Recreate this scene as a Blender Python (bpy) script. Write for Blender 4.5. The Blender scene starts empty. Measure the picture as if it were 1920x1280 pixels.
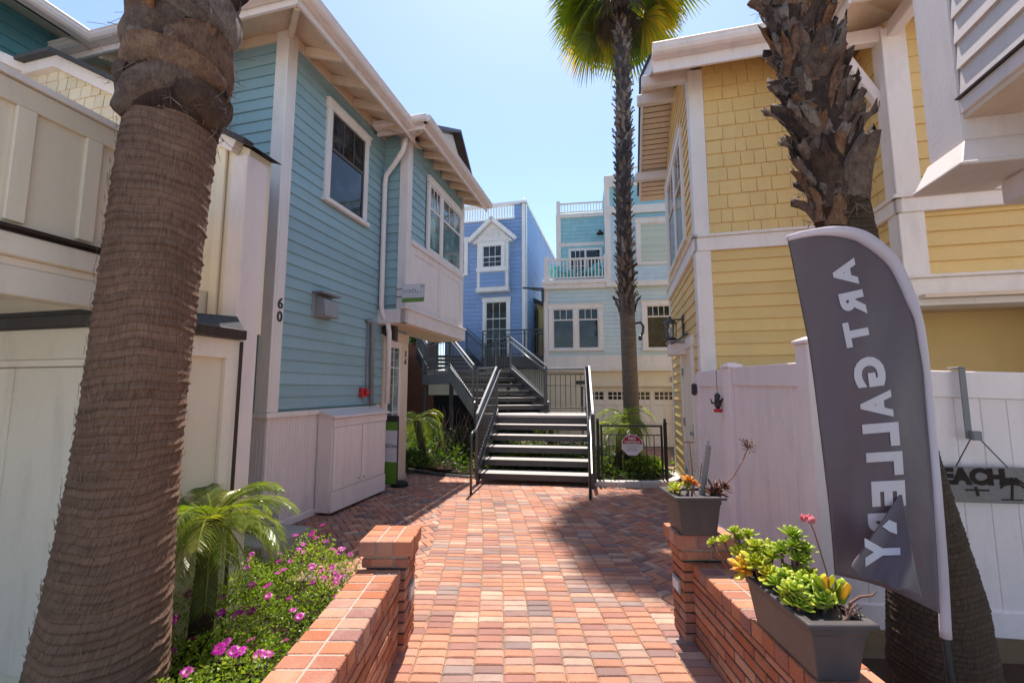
import bpy, bmesh, math, random
from mathutils import Matrix, Vector
from math import sin, cos, pi, radians, sqrt, atan2
random.seed(7)
rnd = random.random
def ru(a, b): return a + (b - a) * random.random()
scene = bpy.context.scene
COL = scene.collection
# three plan frames: world, the building grid (14 deg), the stair / aqua house frame (8.5 deg)
ANG = {'w': 0.0, 'g': -radians(14), 's': -radians(8.5)}
FRM = {k: Matrix.Rotation(a, 4, 'Z') for k, a in ANG.items()}
ORG = {}
def conv(fa, fb, x, y, z=0):
    return (FRM[fb].inverted() @ (FRM[fa] @ Vector((x, y, z))))
def tag(o, label=None, cat=None, group=None, kind=None):
    if label: o['label'] = label
    if cat: o['category'] = cat
    if group: o['group'] = group
    if kind: o['kind'] = kind
    return o
def thing(name, label, cat, fr, loc, group=None):
    o = bpy.data.objects.new(name, None); COL.objects.link(o)
    o.empty_display_size = .1; loc = (loc[0], loc[1]+MB.DY, loc[2])
    o.location = FRM[fr] @ Vector(loc); o.rotation_euler = (0, 0, ANG[fr])
    ORG[o] = Vector(loc)
    return tag(o, label, cat, group)
class MB:
    K = None; DY = 0
    def __init__(s): s.v = []; s.f = []; s.r = []; s.uv = None; s.cut = []
    def add(s, vs, fs, r=None):
        n = len(s.v); s.cut.append((n, len(s.f))); s.v += [tuple(p) for p in vs]
        rr = rnd() if r is None else r
        for f in fs: s.f.append(tuple(i + n for i in f)); s.r.append(rr)
    def poly(s, pts, r=None): s.add(pts, [tuple(range(len(pts)))], r)
    def hexa(s, p, r=None):
        s.add(p, [(0,3,2,1),(4,5,6,7),(0,1,5,4),(1,2,6,5),(2,3,7,6),(3,0,4,7)], r)
    def box(s, x0, x1, y0, y1, z0, z1, r=None):
        s.hexa([(x0,y0,z0),(x1,y0,z0),(x1,y1,z0),(x0,y1,z0),(x0,y0,z1),(x1,y0,z1),(x1,y1,z1),(x0,y1,z1)], r)
    def pbox(s, P, u0, u1, z0, z1, o0, o1, r=None):
        q = [P(u0,z0,o0),P(u1,z0,o0),P(u1,z0,o1),P(u0,z0,o1),P(u0,z1,o0),P(u1,z1,o0),P(u1,z1,o1),P(u0,z1,o1)]
        if (Vector(q[1])-Vector(q[0])).cross(Vector(q[3])-Vector(q[0])).z < 0:
            q = [q[1],q[0],q[3],q[2],q[5],q[4],q[7],q[6]]
        s.hexa(q, r)
    def bar(s, a, b, w, h=None, up=(0,0,1), r=None):
        a = Vector(a); b = Vector(b); h = w if h is None else h
        d = (b - a).normalized(); u = Vector(up)
        if abs(d.dot(u)) > .98: u = Vector((0,1,0))
        sd = d.cross(u).normalized(); u = sd.cross(d)
        sd *= w / 2; u = u * h / 2
        s.hexa([a-sd-u, a+sd-u, b+sd-u, b-sd-u, a-sd+u, a+sd+u, b+sd+u, b-sd+u], r)
    def tube(s, pts, rad, n=8, r=None, cap=True):
        pts = [Vector(p) for p in pts]; m = len(pts)
        rads = rad if isinstance(rad, (list, tuple)) else [rad] * m
        d0 = (pts[1] - pts[0]).normalized()
        u = Vector((0,0,1)) if abs(d0.z) < .9 else Vector((1,0,0))
        sd = d0.cross(u).normalized(); vs = []
        for i, p in enumerate(pts):
            d = (pts[min(i+1,m-1)] - pts[max(i-1,0)]).normalized()
            sd = (sd - d * sd.dot(d)).normalized(); up = sd.cross(d)
            for k in range(n):
                a = 2*pi*k/n; vs.append(p + (sd*cos(a) + up*sin(a)) * rads[i])
        fs = [(i*n+k, i*n+(k+1)%n, (i+1)*n+(k+1)%n, (i+1)*n+k) for i in range(m-1) for k in range(n)]
        if cap: fs += [tuple(range(n-1,-1,-1)), tuple((m-1)*n+k for k in range(n))]
        s.add(vs, fs, r)
    def prism(s, pts, d, r=None):
        n = len(pts); d = Vector(d); a = [Vector(p) for p in pts]; b = [p + d for p in a]
        s.add(a + b, [tuple(range(n-1,-1,-1)), tuple(range(n, 2*n))] + [(i,(i+1)%n,n+(i+1)%n,n+i) for i in range(n)], r)
    def lathe(s, prof, c=(0,0,0), n=20, r=None):
        vs = [(c[0]+p[0]*cos(2*pi*k/n), c[1]+p[0]*sin(2*pi*k/n), c[2]+p[1]) for p in prof for k in range(n)]
        m = len(prof)
        s.add(vs, [(i*n+k, i*n+(k+1)%n, (i+1)*n+(k+1)%n, (i+1)*n+k) for i in range(m-1) for k in range(n)], r)
    def build(s, name, mat, parent=None, smooth=False, bevel=0, fr=None, loc=None, fix=False):
        if MB.DY: s.v = [(x, y+MB.DY, z) for x, y, z in s.v]
        if MB.K: s.v = [(x*MB.K, y*MB.K, 1.6+(z-1.6)*MB.K) for x, y, z in s.v]
        me = bpy.data.meshes.new(name); o = bpy.data.objects.new(name, me); COL.objects.link(o)
        if parent is not None: org = ORG[parent]; o.parent = parent
        else:
            org = Vector(loc if loc is not None else (0,0,0)); o.location = FRM[fr or 'w'] @ org; o.rotation_euler = (0,0,ANG[fr or 'w'])
        ORG[o] = org
        me.from_pydata([tuple(Vector(p) - org) for p in s.v], [], s.f)
        at = me.attributes.new('rnd', 'FLOAT', 'FACE'); at.data.foreach_set('value', s.r)
        if s.uv:
            l = me.uv_layers.new(name='UVMap'); l.data.foreach_set('uv', [c for f in s.f for i in f for c in s.uv[i]])
        if bevel or fix:
            bm = bmesh.new(); bm.from_mesh(me)
            if fix: bmesh.ops.recalc_face_normals(bm, faces=bm.faces)
            if bevel:
                es = [e for e in bm.edges if len(e.link_faces) == 2 and e.calc_face_angle(0) > .6]
                bmesh.ops.bevel(bm, geom=es, offset=bevel, segments=1, affect='EDGES', clamp_overlap=True)
            bm.to_mesh(me); bm.free()
        if smooth: me.polygons.foreach_set('use_smooth', [True]*len(me.polygons))
        me.materials.append(mat); me.update()
        return o
def each(mb, name, mat, parent, **k):
    """every piece of the builder becomes a part of its own"""
    cs = mb.cut + [(len(mb.v), len(mb.f))]; out = []
    for (v0, f0), (v1, f1) in zip(cs[:-1], cs[1:]):
        q = MB(); q.v = mb.v[v0:v1]; q.f = [tuple(i-v0 for i in f) for f in mb.f[f0:f1]]; q.r = mb.r[f0:f1]; q.cut = [(0,0)]; out.append(q.build(name, mat, parent, **k))
    return out[0]
def plane(axis, c, sgn):
    if axis == 'x': return lambda u, z, o: (c + sgn*o, u, z)
    return lambda u, z, o: (u, c + sgn*o, z)
def single(mb, name, mat, label, cat, fr='w', loc=(0,0,0), group=None, **k):
    return tag(mb.build(name, mat, None, fr=fr, loc=loc, **k), label, cat, group)
def structure(mb, name, mat, fr='w', **k):
    return tag(mb.build(name, mat, None, fr=fr, **k), kind='structure')
# ---------- wall skins (all real boards) ----------
def laps(mb, P, u0, u1, z0, z1, e=.145, t=.021, lim=None):
    z = z0
    while z < z1 - .005:
        zt = min(z + e, z1)
        a, b = (u0, u1)
        if lim: a, b = lim(z + e*.5)
        if b - a > .02:
            # butt joints split the board
            cuts = [a]; x = a + ru(.8, 3.4)
            while x < b - .5: cuts.append(x); x += ru(1.8, 3.6)
            cuts.append(b)
            for p, q in zip(cuts[:-1], cuts[1:]):
                g = .0012; tt = t + ru(-.0012, .0012)
                k = [P(p+g,z,tt), P(q-g,z,tt), P(q-g,zt,.003), P(p+g,zt,.003), P(p+g,z,0), P(q-g,z,0)]
                mb.add(k, [(0,1,2,3), (4,5,1,0)])
        z += e
    k = [P(u0,z0,0), P(u1,z0,0), P(u1,z1,0), P(u0,z1,0)]
    if not lim: mb.add(k, [(0,1,2,3)], .5)
def shingles(mb, P, u0, u1, z0, z1, e=.18, wmin=.12, wmax=.25, t=.019, lim=None, back=True, gap=.009):
    z = z0
    while z < z1 - .01:
        zt = min(z + e, z1); a, b = (u0, u1)
        if lim: a, b = lim(z + e*.5)
        x = a
        while x < b - .01:
            w = ru(wmin, wmax); q = min(x + w, b)
            if b - q < wmin*.5: q = b
            tt = t + ru(-.003, .003); dz = ru(-.002, .002)
            k = [P(x+gap/2,z+dz,tt),P(q-gap/2,z+dz,tt),P(q-gap/2,zt,.004),P(x+gap/2,zt,.004),P(x+gap/2,z+dz,0),P(q-gap/2,z+dz,0),P(q-gap/2,zt,0),P(x+gap/2,zt,0)]
            mb.add(k, [(0,1,2,3),(4,5,1,0),(0,3,7,4),(1,5,6,2)])
            x = q
        z += e
    if back and not lim: mb.add([P(u0,z0,.001), P(u1,z0,.001), P(u1,z1,.001), P(u0,z1,.001)], [(0,1,2,3)], .0)
def bead(mb, P, u0, u1, z0, z1, w=.05, d=.006, g=.008):
    x = u0
    while x < u1 - .004:
        q = min(x + w, u1)
        mb.add([P(x,z0,0),P(x+g/2,z0,d),P(max(x+g/2,q-g/2),z0,d),P(q,z0,0),P(x,z1,0),P(x+g/2,z1,d),P(max(x+g/2,q-g/2),z1,d),P(q,z1,0)], [(0,1,5,4),(1,2,6,5),(2,3,7,6)])
        x = q
def N(nt, t, **k):
    n = nt.nodes.new(t)
    for a, b in k.items(): setattr(n, a, b)
    return n
def base_mat(name):
    m = bpy.data.materials.new(name); m.use_nodes = True; nt = m.node_tree
    return m, nt, nt.nodes['Principled BSDF']
def ramp(nt, stops, interp='LINEAR'):
    r = N(nt, 'ShaderNodeValToRGB'); cr = r.color_ramp; cr.interpolation = interp
    while len(cr.elements) < len(stops): cr.elements.new(.5)
    for e, (p, c) in zip(cr.elements, stops): e.position = p; e.color = tuple(c) + (1,) if len(c) == 3 else c
    return r
def mth(nt, op, a, b=None, c=None):
    n = N(nt, 'ShaderNodeMath', operation=op)
    for i, x in enumerate((a, b, c)):
        if x is None: continue
        if isinstance(x, (int, float)): n.inputs[i].default_value = x
        else: nt.links.new(x, n.inputs[i])
    return n.outputs[0]
def paint(name, col, rough=.55, var=.10, vs=1.7, rk=.06, bump=.05, bs=45, dirt=.25, dcol=(.16,.13,.10), spec=.4, metal=0, pal=None, fine=.06, streak=True):
    """painted or natural surface: slow tone drift, board to board drift, fine grain, a little grime"""
    m, nt, b = base_mat(name); L = nt.links
    tc = N(nt, 'ShaderNodeTexCoord'); at = N(nt, 'ShaderNodeAttribute', attribute_name='rnd')
    n1 = N(nt, 'ShaderNodeTexNoise'); n1.inputs['Scale'].default_value = vs; n1.inputs['Detail'].default_value = 5
    L.new(tc.outputs['Object'], n1.inputs['Vector'])
    n2 = N(nt, 'ShaderNodeTexNoise'); n2.inputs['Scale'].default_value = bs; n2.inputs['Detail'].default_value = 4
    L.new(tc.outputs['Object'], n2.inputs['Vector'])
    f = mth(nt, 'MULTIPLY_ADD', n1.outputs['Fac'], 2*var, 1 - var)
    f = mth(nt, 'ADD', f, mth(nt, 'MULTIPLY_ADD', at.outputs['Fac'], 2*rk, -rk))
    f = mth(nt, 'ADD', f, mth(nt, 'MULTIPLY_ADD', n2.outputs['Fac'], 2*fine, -fine))
    hs = N(nt, 'ShaderNodeHueSaturation'); L.new(f, hs.inputs['Value'])
    if pal:
        r = ramp(nt, pal); L.new(at.outputs['Fac'], r.inputs['Fac']); L.new(r.outputs['Color'], hs.inputs['Color'])
    else: hs.inputs['Color'].default_value = tuple(col) + (1,)
    out = hs.outputs['Color']
    if dirt:
        mp = N(nt, 'ShaderNodeMapping'); mp.inputs['Scale'].default_value = (1, 1, .22 if streak else 1)
        L.new(tc.outputs['Object'], mp.inputs['Vector'])
        n3 = N(nt, 'ShaderNodeTexNoise'); n3.inputs['Scale'].default_value = 7; n3.inputs['Detail'].default_value = 8; n3.inputs['Roughness'].default_value = .65
        L.new(mp.outputs['Vector'], n3.inputs['Vector'])
        r3 = ramp(nt, [(.50, (0,0,0)), (.78, (1,1,1))]); L.new(n3.outputs['Fac'], r3.inputs['Fac'])
        mx = N(nt, 'ShaderNodeMix', data_type='RGBA'); L.new(mth(nt, 'MULTIPLY', r3.outputs['Color'], dirt), mx.inputs[0])
        L.new(out, mx.inputs[6]); mx.inputs[7].default_value = tuple(dcol) + (1,); out = mx.outputs[2]
    L.new(out, b.inputs['Base Color'])
    L.new(mth(nt, 'MULTIPLY_ADD', n1.outputs['Fac'], .2, rough - .1), b.inputs['Roughness'])
    b.inputs['Specular IOR Level'].default_value = spec; b.inputs['Metallic'].default_value = metal
    if bump:
        bp = N(nt, 'ShaderNodeBump'); bp.inputs['Strength'].default_value = bump; bp.inputs['Distance'].default_value = .02
        L.new(n2.outputs['Fac'], bp.inputs['Height']); L.new(bp.outputs['Normal'], b.inputs['Normal'])
    return m
def leafmat(name, pal, trans=.45, tcol=None, rough=.45, spec=.4):
    m, nt, b = base_mat(name); L = nt.links
    at = N(nt, 'ShaderNodeAttribute', attribute_name='rnd'); r = ramp(nt, pal); L.new(at.outputs['Fac'], r.inputs['Fac'])
    L.new(r.outputs['Color'], b.inputs['Base Color']); b.inputs['Roughness'].default_value = rough; b.inputs['Specular IOR Level'].default_value = spec
    if trans:
        t = N(nt, 'ShaderNodeBsdfTranslucent'); g = N(nt, 'ShaderNodeMix', data_type='RGBA', blend_type='MULTIPLY'); g.inputs[0].default_value = 1
        L.new(r.outputs['Color'], g.inputs[6]); g.inputs[7].default_value = (tcol or (1.6,1.5,.5)) + (1,)
        L.new(g.outputs[2], t.inputs['Color'])
        mx = N(nt, 'ShaderNodeMixShader'); mx.inputs[0].default_value = trans
        L.new(b.outputs[0], mx.inputs[1]); L.new(t.outputs[0], mx.inputs[2]); L.new(mx.outputs[0], nt.nodes['Material Output'].inputs['Surface'])
    return m
def glassmat(name, col=(.012,.016,.02), rough=.02, ior=1.5):
    m, nt, b = base_mat(name); L = nt.links
    tc = N(nt, 'ShaderNodeTexCoord'); n = N(nt, 'ShaderNodeTexNoise'); n.inputs['Scale'].default_value = 2.3; n.inputs['Detail'].default_value = 4
    L.new(tc.outputs['Object'], n.inputs['Vector'])
    r = ramp(nt, [(.38, tuple(c*.4 for c in col)), (.55, tuple(c*1.2 for c in col)), (.68, tuple(c*3.2 for c in col))]); L.new(n.outputs['Fac'], r.inputs['Fac']); L.new(r.outputs['Color'], b.inputs['Base Color'])  # mottled base colour stands in for reflections and rooms behind the pane
    b.inputs['Roughness'].default_value = rough; b.inputs['IOR'].default_value = ior
    bp = N(nt, 'ShaderNodeBump'); bp.inputs['Strength'].default_value = .04; bp.inputs['Distance'].default_value = .05
    L.new(n.outputs['Fac'], bp.inputs['Height']); L.new(bp.outputs['Normal'], b.inputs['Normal'])
    return m
def clearmat(name):
    m, nt, b = base_mat(name); L = nt.links
    tr = N(nt, 'ShaderNodeBsdfTransparent'); tr.inputs['Color'].default_value = (.97,.985,.98,1)
    gl = N(nt, 'ShaderNodeBsdfGlossy'); gl.inputs['Roughness'].default_value = .02
    lw = N(nt, 'ShaderNodeLayerWeight'); fr_ = mth(nt, 'MULTIPLY_ADD', mth(nt, 'POWER', lw.outputs['Facing'], 4), .6, .05)
    mx = N(nt, 'ShaderNodeMixShader'); L.new(fr_, mx.inputs[0]); L.new(tr.outputs[0], mx.inputs[1]); L.new(gl.outputs[0], mx.inputs[2])
    L.new(mx.outputs[0], nt.nodes['Material Output'].inputs['Surface']); return m
def barkmat(name, light, dark, bw=.03, bh=.035, str_=.8, crack=.35):
    """ringed palm bark in trunk UV (metres round, metres up): fibrous streaks, faint upright cracks, darker ring seams"""
    m, nt, b = base_mat(name); L = nt.links
    uv = N(nt, 'ShaderNodeUVMap')
    def noise(sx, sy, sc, det=6, ro=.6):
        mp = N(nt, 'ShaderNodeMapping'); mp.inputs['Scale'].default_value = (sx, sy, 1); L.new(uv.outputs['UV'], mp.inputs['Vector'])
        n = N(nt, 'ShaderNodeTexNoise'); n.inputs['Scale'].default_value = sc; n.inputs['Detail'].default_value = det; n.inputs['Roughness'].default_value = ro; L.new(mp.outputs[0], n.inputs['Vector']); return n.outputs['Fac']
    big, band, fib, fin = noise(1, 1, 2.6), noise(.25, 3.2, 9), noise(1, .10, 150, 5, .7), noise(1, .5, 420, 3)
    wob = noise(1, 1, 14, 3)
    wv = N(nt, 'ShaderNodeCombineXYZ'); L.new(mth(nt, 'MULTIPLY_ADD', wob, .05, -.025), wv.inputs[0]); ad = N(nt, 'ShaderNodeVectorMath', operation='ADD'); L.new(uv.outputs['UV'], ad.inputs[0]); L.new(wv.outputs[0], ad.inputs[1])
    br = N(nt, 'ShaderNodeTexBrick'); br.offset = .41; br.squash = 1.35; br.squash_frequency = 3; br.inputs['Scale'].default_value = 1; br.inputs['Brick Width'].default_value = bw; br.inputs['Row Height'].default_value = bh
    br.inputs['Mortar Size'].default_value = .0016; br.inputs['Mortar Smooth'].default_value = 1; br.inputs['Color1'].default_value = (1,1,1,1); br.inputs['Color2'].default_value = (.86,.86,.86,1); br.inputs['Mortar'].default_value = (1-crack,)*3 + (1,)
    L.new(ad.outputs[0], br.inputs['Vector'])
    mx = N(nt, 'ShaderNodeMix', data_type='RGBA'); mx.inputs[6].default_value = tuple(dark) + (1,); mx.inputs[7].default_value = tuple(light) + (1,)
    f = mth(nt, 'ADD', mth(nt, 'MULTIPLY_ADD', fib, 1.5, -.30), mth(nt, 'MULTIPLY_ADD', band, .9, -.40)); f = mth(nt, 'ADD', f, mth(nt, 'MULTIPLY_ADD', big, .5, -.2)); f = mth(nt, 'MINIMUM', mth(nt, 'MAXIMUM', f, 0), 1.25); L.new(f, mx.inputs[0]); mx.clamp_factor = False
    ml = N(nt, 'ShaderNodeMix', data_type='RGBA', blend_type='MULTIPLY'); ml.inputs[0].default_value = 1; L.new(mx.outputs[2], ml.inputs[6]); L.new(br.outputs['Color'], ml.inputs[7])
    L.new(ml.outputs[2], b.inputs['Base Color']); b.inputs['Roughness'].default_value = .85; b.inputs['Specular IOR Level'].default_value = .25
    bp = N(nt, 'ShaderNodeBump'); bp.inputs['Strength'].default_value = str_; bp.inputs['Distance'].default_value = .006
    L.new(mth(nt, 'ADD', mth(nt, 'ADD', mth(nt, 'MULTIPLY', fib, .8), mth(nt, 'MULTIPLY', fin, .35)), mth(nt, 'MULTIPLY', br.outputs['Fac'], -.45)), bp.inputs['Height']); L.new(bp.outputs['Normal'], b.inputs['Normal'])
    return m
M = {}
M['white'] = paint('white_paint', (.81,.735,.68), dirt=.22, fine=.03, rk=.03)
M['cream'] = paint('cream_paint', (.76,.66,.51), dirt=.15, fine=.03, rk=.04)
M['lav'] = paint('warm_white_paint', (.78,.68,.645), dirt=.2, fine=.03, rk=.03)
M['soffit'] = paint('soffit_paint', (.72,.56,.42), dirt=.25, fine=.04, rk=.08)
M['teal'] = paint('teal_paint', (.285,.425,.455), rough=.5, dirt=.22, dcol=(.25,.30,.30), rk=.07)
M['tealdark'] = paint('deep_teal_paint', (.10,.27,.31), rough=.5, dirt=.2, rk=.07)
M['blue'] = paint('blue_paint', (.23,.325,.53), rough=.55, rk=.05)
M['aqua'] = paint('pale_aqua_paint', (.57,.665,.69), rough=.55, rk=.05, dirt=.12)
M['aquash'] = paint('aqua_shingle_paint', (.33,.58,.64), rough=.6, rk=.05, dirt=.12)
M['paleblue'] = paint('pale_blue_shingle_paint', (.58,.70,.77), rough=.6, rk=.05, dirt=.1)
M['yellow'] = paint('yellow_paint', (.735,.51,.20), rough=.55, rk=.06, dirt=.15, dcol=(.4,.28,.1))
M['yshing'] = paint('yellow_shingle_paint', (.735,.515,.21), rough=.6, rk=.025, dirt=.2, dcol=(.42,.28,.1))
M['cream2'] = paint('pale_cream_paint', (.80,.70,.585), dirt=.22)
M['siding'] = paint('pinkish_white_siding', (.67,.59,.565), rk=.03, dirt=.12)
M['crshing'] = paint('cream_shingle_paint', (.72,.61,.45), rk=.08, dirt=.15)
M['vinyl'] = paint('white_vinyl', (.85,.735,.725), rough=.32, dirt=.16, bump=.02, spec=.5, rk=.03)
M['roof'] = paint('dark_roof_shingles', (.055,.055,.06), rough=.85, bump=.4, bs=90, rk=.3, dirt=0)
M['flash'] = paint('dark_brown_flashing', (.045,.03,.025), rough=.45, dirt=.3)
M['black'] = paint('black_metal', (.022,.022,.026), rough=.38, bump=.03, dirt=.15, dcol=(.12,.1,.09), spec=.6)
M['rail'] = paint('black_rail_enamel', (.026,.026,.031), rough=.34, bump=.02, dirt=.1, dcol=(.15,.13,.12), spec=1.0)
_b = M['rail'].node_tree.nodes['Principled BSDF']; _b.inputs['Coat Weight'].default_value = .0; _b.inputs['Coat Roughness'].default_value = .12; _b.inputs['Coat IOR'].default_value = 1.7
M['steel'] = paint('dark_stair_steel', (.045,.042,.045), rough=.5, dirt=.3, dcol=(.14,.11,.09))
M['tread'] = paint('worn_concrete_tread', (.43,.385,.365), rough=.8, bump=.3, bs=120, dirt=.35, streak=False)
M['conc'] = paint('concrete', (.36,.34,.32), rough=.85, bump=.25, bs=90, dirt=.4, streak=False)
M['curb'] = paint('pale_kerb_concrete', (.55,.52,.48), rough=.8, bump=.25, bs=80, dirt=.3, streak=False)
M['grey'] = paint('grey_metal', (.30,.30,.31), rough=.4, dirt=.25, spec=.5)
M['pipe'] = paint('grey_pipe', (.22,.22,.23), rough=.45, dirt=.3)
M['soil'] = paint('garden_soil', (.035,.022,.015), rough=1, bump=.8, bs=60, var=.3, dirt=0, spec=.1)
M['mulch'] = paint('bark_mulch', (.10,.06,.04), rough=1, bump=.8, bs=70, rk=.4, dirt=0, spec=.1)
M['glass'] = glassmat('window_glass')
M['glasslit'] = glassmat('window_glass_with_curtain', (.10,.13,.12), ior=1.6)
M['clear'] = clearmat('clear_window_glass')
M['dark'] = paint('opening_shade_paint', (.012,.012,.013), rough=.9, dirt=0)  # near-black colour standing in for the shade inside openings
M['sash'] = paint('dark_window_sash', (.09,.08,.075), rough=.4, dirt=.1)
M['blind'] = paint('cream_blind', (.80,.76,.56), rough=.6, rk=.08, dirt=0)
M['planter'] = paint('grey_plastic_planter', (.075,.066,.068), rough=.45, bump=.06, dirt=.35, dcol=(.16,.13,.11))
M['red'] = paint('red_enamel', (.55,.03,.03), rough=.35, dirt=.1)
M['wood'] = paint('weathered_wood', (.26,.235,.225), rough=.85, bump=.5, bs=60, var=.25, dirt=.4)
M['wooddark'] = paint('dark_painted_mark', (.022,.010,.006), rough=.8, dirt=.1)
M['flag'] = None
BRICKP = [(0,(.36,.125,.065)),(.25,(.42,.165,.09)),(.5,(.47,.21,.13)),(.7,(.31,.12,.08)),(.86,(.45,.26,.18)),(1,(.24,.115,.10))]
PAVEP = [(0,(.36,.165,.11)),(.16,(.47,.225,.145)),(.34,(.40,.18,.12)),(.50,(.27,.135,.115)),(.64,(.46,.255,.18)),(.76,(.21,.125,.115)),(.86,(.50,.315,.23)),(.94,(.27,.195,.175)),(1,(.18,.12,.115))]
M['brick'] = paint('wall_brick', None, rough=.85, pal=BRICKP, var=.12, vs=9, bump=.45, bs=110, fine=.22, dirt=.3, dcol=(.50,.40,.33), streak=False, spec=.2)
M['paver'] = paint('clay_paver', None, rough=.8, pal=PAVEP, var=.26, vs=1.4, bump=.35, bs=130, fine=.22, dirt=.42, dcol=(.17,.09,.07), streak=False, spec=.25)
M['mortar'] = paint('dark_mortar', (.06,.045,.038), rough=.95, bump=.5, bs=120, dirt=.3, dcol=(.2,.16,.13), streak=False)
M['mortarpale'] = paint('pale_mortar', (.34,.285,.24), rough=.95, bump=.4, bs=120, dirt=.35, streak=False)
M['joint'] = paint('sandy_joint', (.20,.155,.095), rough=1, bump=.5, bs=160, dirt=.5, dcol=(.09,.10,.03), streak=False)
M['bark1'] = barkmat('palm_bark_brown', (.30,.180,.122), (.058,.033,.024), bw=.05, bh=.036)
M['bark2'] = barkmat('palm_bark_dark', (.125,.082,.052), (.028,.017,.011), bw=.026, bh=.024, crack=.6)
M['bark3'] = barkmat('palm_bark_grey', (.24,.19,.15), (.08,.06,.045), bw=.06, bh=.05)
def fibrous(name, pal):
    m, nt, b = base_mat(name); L = nt.links; tc = N(nt, 'ShaderNodeTexCoord'); at = N(nt, 'ShaderNodeAttribute', attribute_name='rnd'); r = ramp(nt, pal); L.new(at.outputs['Fac'], r.inputs['Fac'])
    def noise(sc, s, det=6):
        mp = N(nt, 'ShaderNodeMapping'); mp.inputs['Scale'].default_value = sc; mp.inputs['Rotation'].default_value = (.3,.5,.2); L.new(tc.outputs['Object'], mp.inputs['Vector'])
        n = N(nt, 'ShaderNodeTexNoise'); n.inputs['Scale'].default_value = s; n.inputs['Detail'].default_value = det; n.inputs['Roughness'].default_value = .68; L.new(mp.outputs[0], n.inputs['Vector']); return n.outputs['Fac']
    f1, f2, bl = noise((1,1,.08), 130), noise((.12,1,1), 120), noise((1,1,1), 16)
    hs = N(nt, 'ShaderNodeHueSaturation'); L.new(r.outputs['Color'], hs.inputs['Color'])
    f = mth(nt, 'ADD', mth(nt, 'MULTIPLY_ADD', f1, 1.5, -.35), mth(nt, 'ADD', mth(nt, 'MULTIPLY_ADD', bl, 1.6, -.55), mth(nt, 'MULTIPLY_ADD', f2, .6, -.2))); L.new(mth(nt, 'MAXIMUM', f, .12), hs.inputs['Value'])
    hs2 = mth(nt, 'MULTIPLY_ADD', bl, .08, .46); L.new(hs2, hs.inputs['Hue'])
    L.new(hs.outputs['Color'], b.inputs['Base Color']); b.inputs['Roughness'].default_value = .8; b.inputs['Specular IOR Level'].default_value = .3
    bp = N(nt, 'ShaderNodeBump'); bp.inputs['Strength'].default_value = .9; bp.inputs['Distance'].default_value = .007; L.new(mth(nt, 'ADD', mth(nt, 'ADD', f1, f2), bl), bp.inputs['Height']); L.new(bp.outputs['Normal'], b.inputs['Normal'])
    return m
M['boot'] = fibrous('dry_leaf_base', [(0,(.06,.035,.026)),(.3,(.14,.085,.06)),(.55,(.21,.145,.115)),(.72,(.30,.125,.04)),(.86,(.25,.19,.16)),(1,(.36,.28,.22))])
M['boot2'] = fibrous('grey_leaf_base', [(0,(.055,.04,.037)),(.35,(.13,.10,.09)),(.6,(.20,.165,.155)),(.8,(.27,.16,.09)),(1,(.36,.31,.28))])
M['fibre'] = paint('dry_fibre', (.20,.15,.11), rough=.9, rk=.4, dirt=0)
M['fan'] = leafmat('fan_leaf', [(0,(.04,.07,.012)),(.5,(.08,.12,.018)),(.8,(.18,.17,.025)),(1,(.36,.22,.025))], .55, (2.8,2.2,.35))
M['dryfan'] = leafmat('dry_fan_leaf', [(0,(.06,.04,.025)),(1,(.16,.11,.075))], .2, (1.2,1,.7))
M['frond'] = leafmat('feather_frond', [(0,(.07,.105,.02)),(.5,(.14,.19,.035)),(.8,(.24,.26,.05)),(1,(.36,.30,.08))], .45, (2.0,2.0,.5), rough=.3, spec=.6)
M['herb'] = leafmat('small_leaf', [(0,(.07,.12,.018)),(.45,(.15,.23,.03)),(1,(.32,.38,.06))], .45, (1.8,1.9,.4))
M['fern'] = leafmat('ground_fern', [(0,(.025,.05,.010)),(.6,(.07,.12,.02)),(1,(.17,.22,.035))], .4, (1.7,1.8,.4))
M['hedge'] = leafmat('hedge_leaf', [(0,(.012,.03,.01)),(1,(.05,.085,.02))], .3)
M['petal'] = leafmat('magenta_petal', [(0,(.28,.004,.16)),(1,(.42,.018,.29))], .2, (1.4,.9,1.2))
M['succ'] = leafmat('succulent_leaf', [(0,(.24,.34,.03)),(.5,(.46,.52,.05)),(.8,(.64,.58,.06)),(1,(.72,.34,.06))], .38, (1.5,1.5,.4), rough=.35, spec=.5)
M['succg'] = leafmat('green_succulent_leaf', [(0,(.20,.32,.03)),(.6,(.40,.50,.05)),(1,(.62,.60,.08))], .38, (1.5,1.5,.5), rough=.35, spec=.5)
M['succo'] = leafmat('orange_succulent_leaf', [(0,(.40,.36,.05)),(.5,(.65,.36,.04)),(1,(.75,.20,.03))], .28, (1.3,1.1,.4), rough=.4)
M['succd'] = leafmat('dark_succulent_leaf', [(0,(.05,.025,.015)),(.7,(.16,.06,.03)),(1,(.20,.12,.05))], .15, (1.3,1.0,.5), rough=.4)
M['stalk'] = paint('dry_stalk', (.20,.10,.075), rough=.8, rk=.2, dirt=.2)
M['pinkfl'] = leafmat('pink_flower', [(0,(.65,.06,.12)),(1,(.75,.30,.32))], .3, (1.3,1,1))
M['turq'] = paint('turquoise_paint', (.10,.52,.52), rough=.5, dirt=.05)
M['green'] = paint('green_print', (.12,.26,.03), rough=.5, dirt=.05, fine=.02)
M['signwhite'] = paint('sign_white', (.66,.64,.66), rough=.45, dirt=.08, fine=.02)
M['ink'] = paint('sign_ink', (.05,.05,.055), rough=.5, dirt=0)
M['redsign'] = paint('red_sign', (.36,.02,.035), rough=.45, dirt=.05)
M['rubber'] = paint('black_rubber_mat', (.02,.02,.022), rough=.85, bump=.4, bs=150, dirt=.3)
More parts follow.
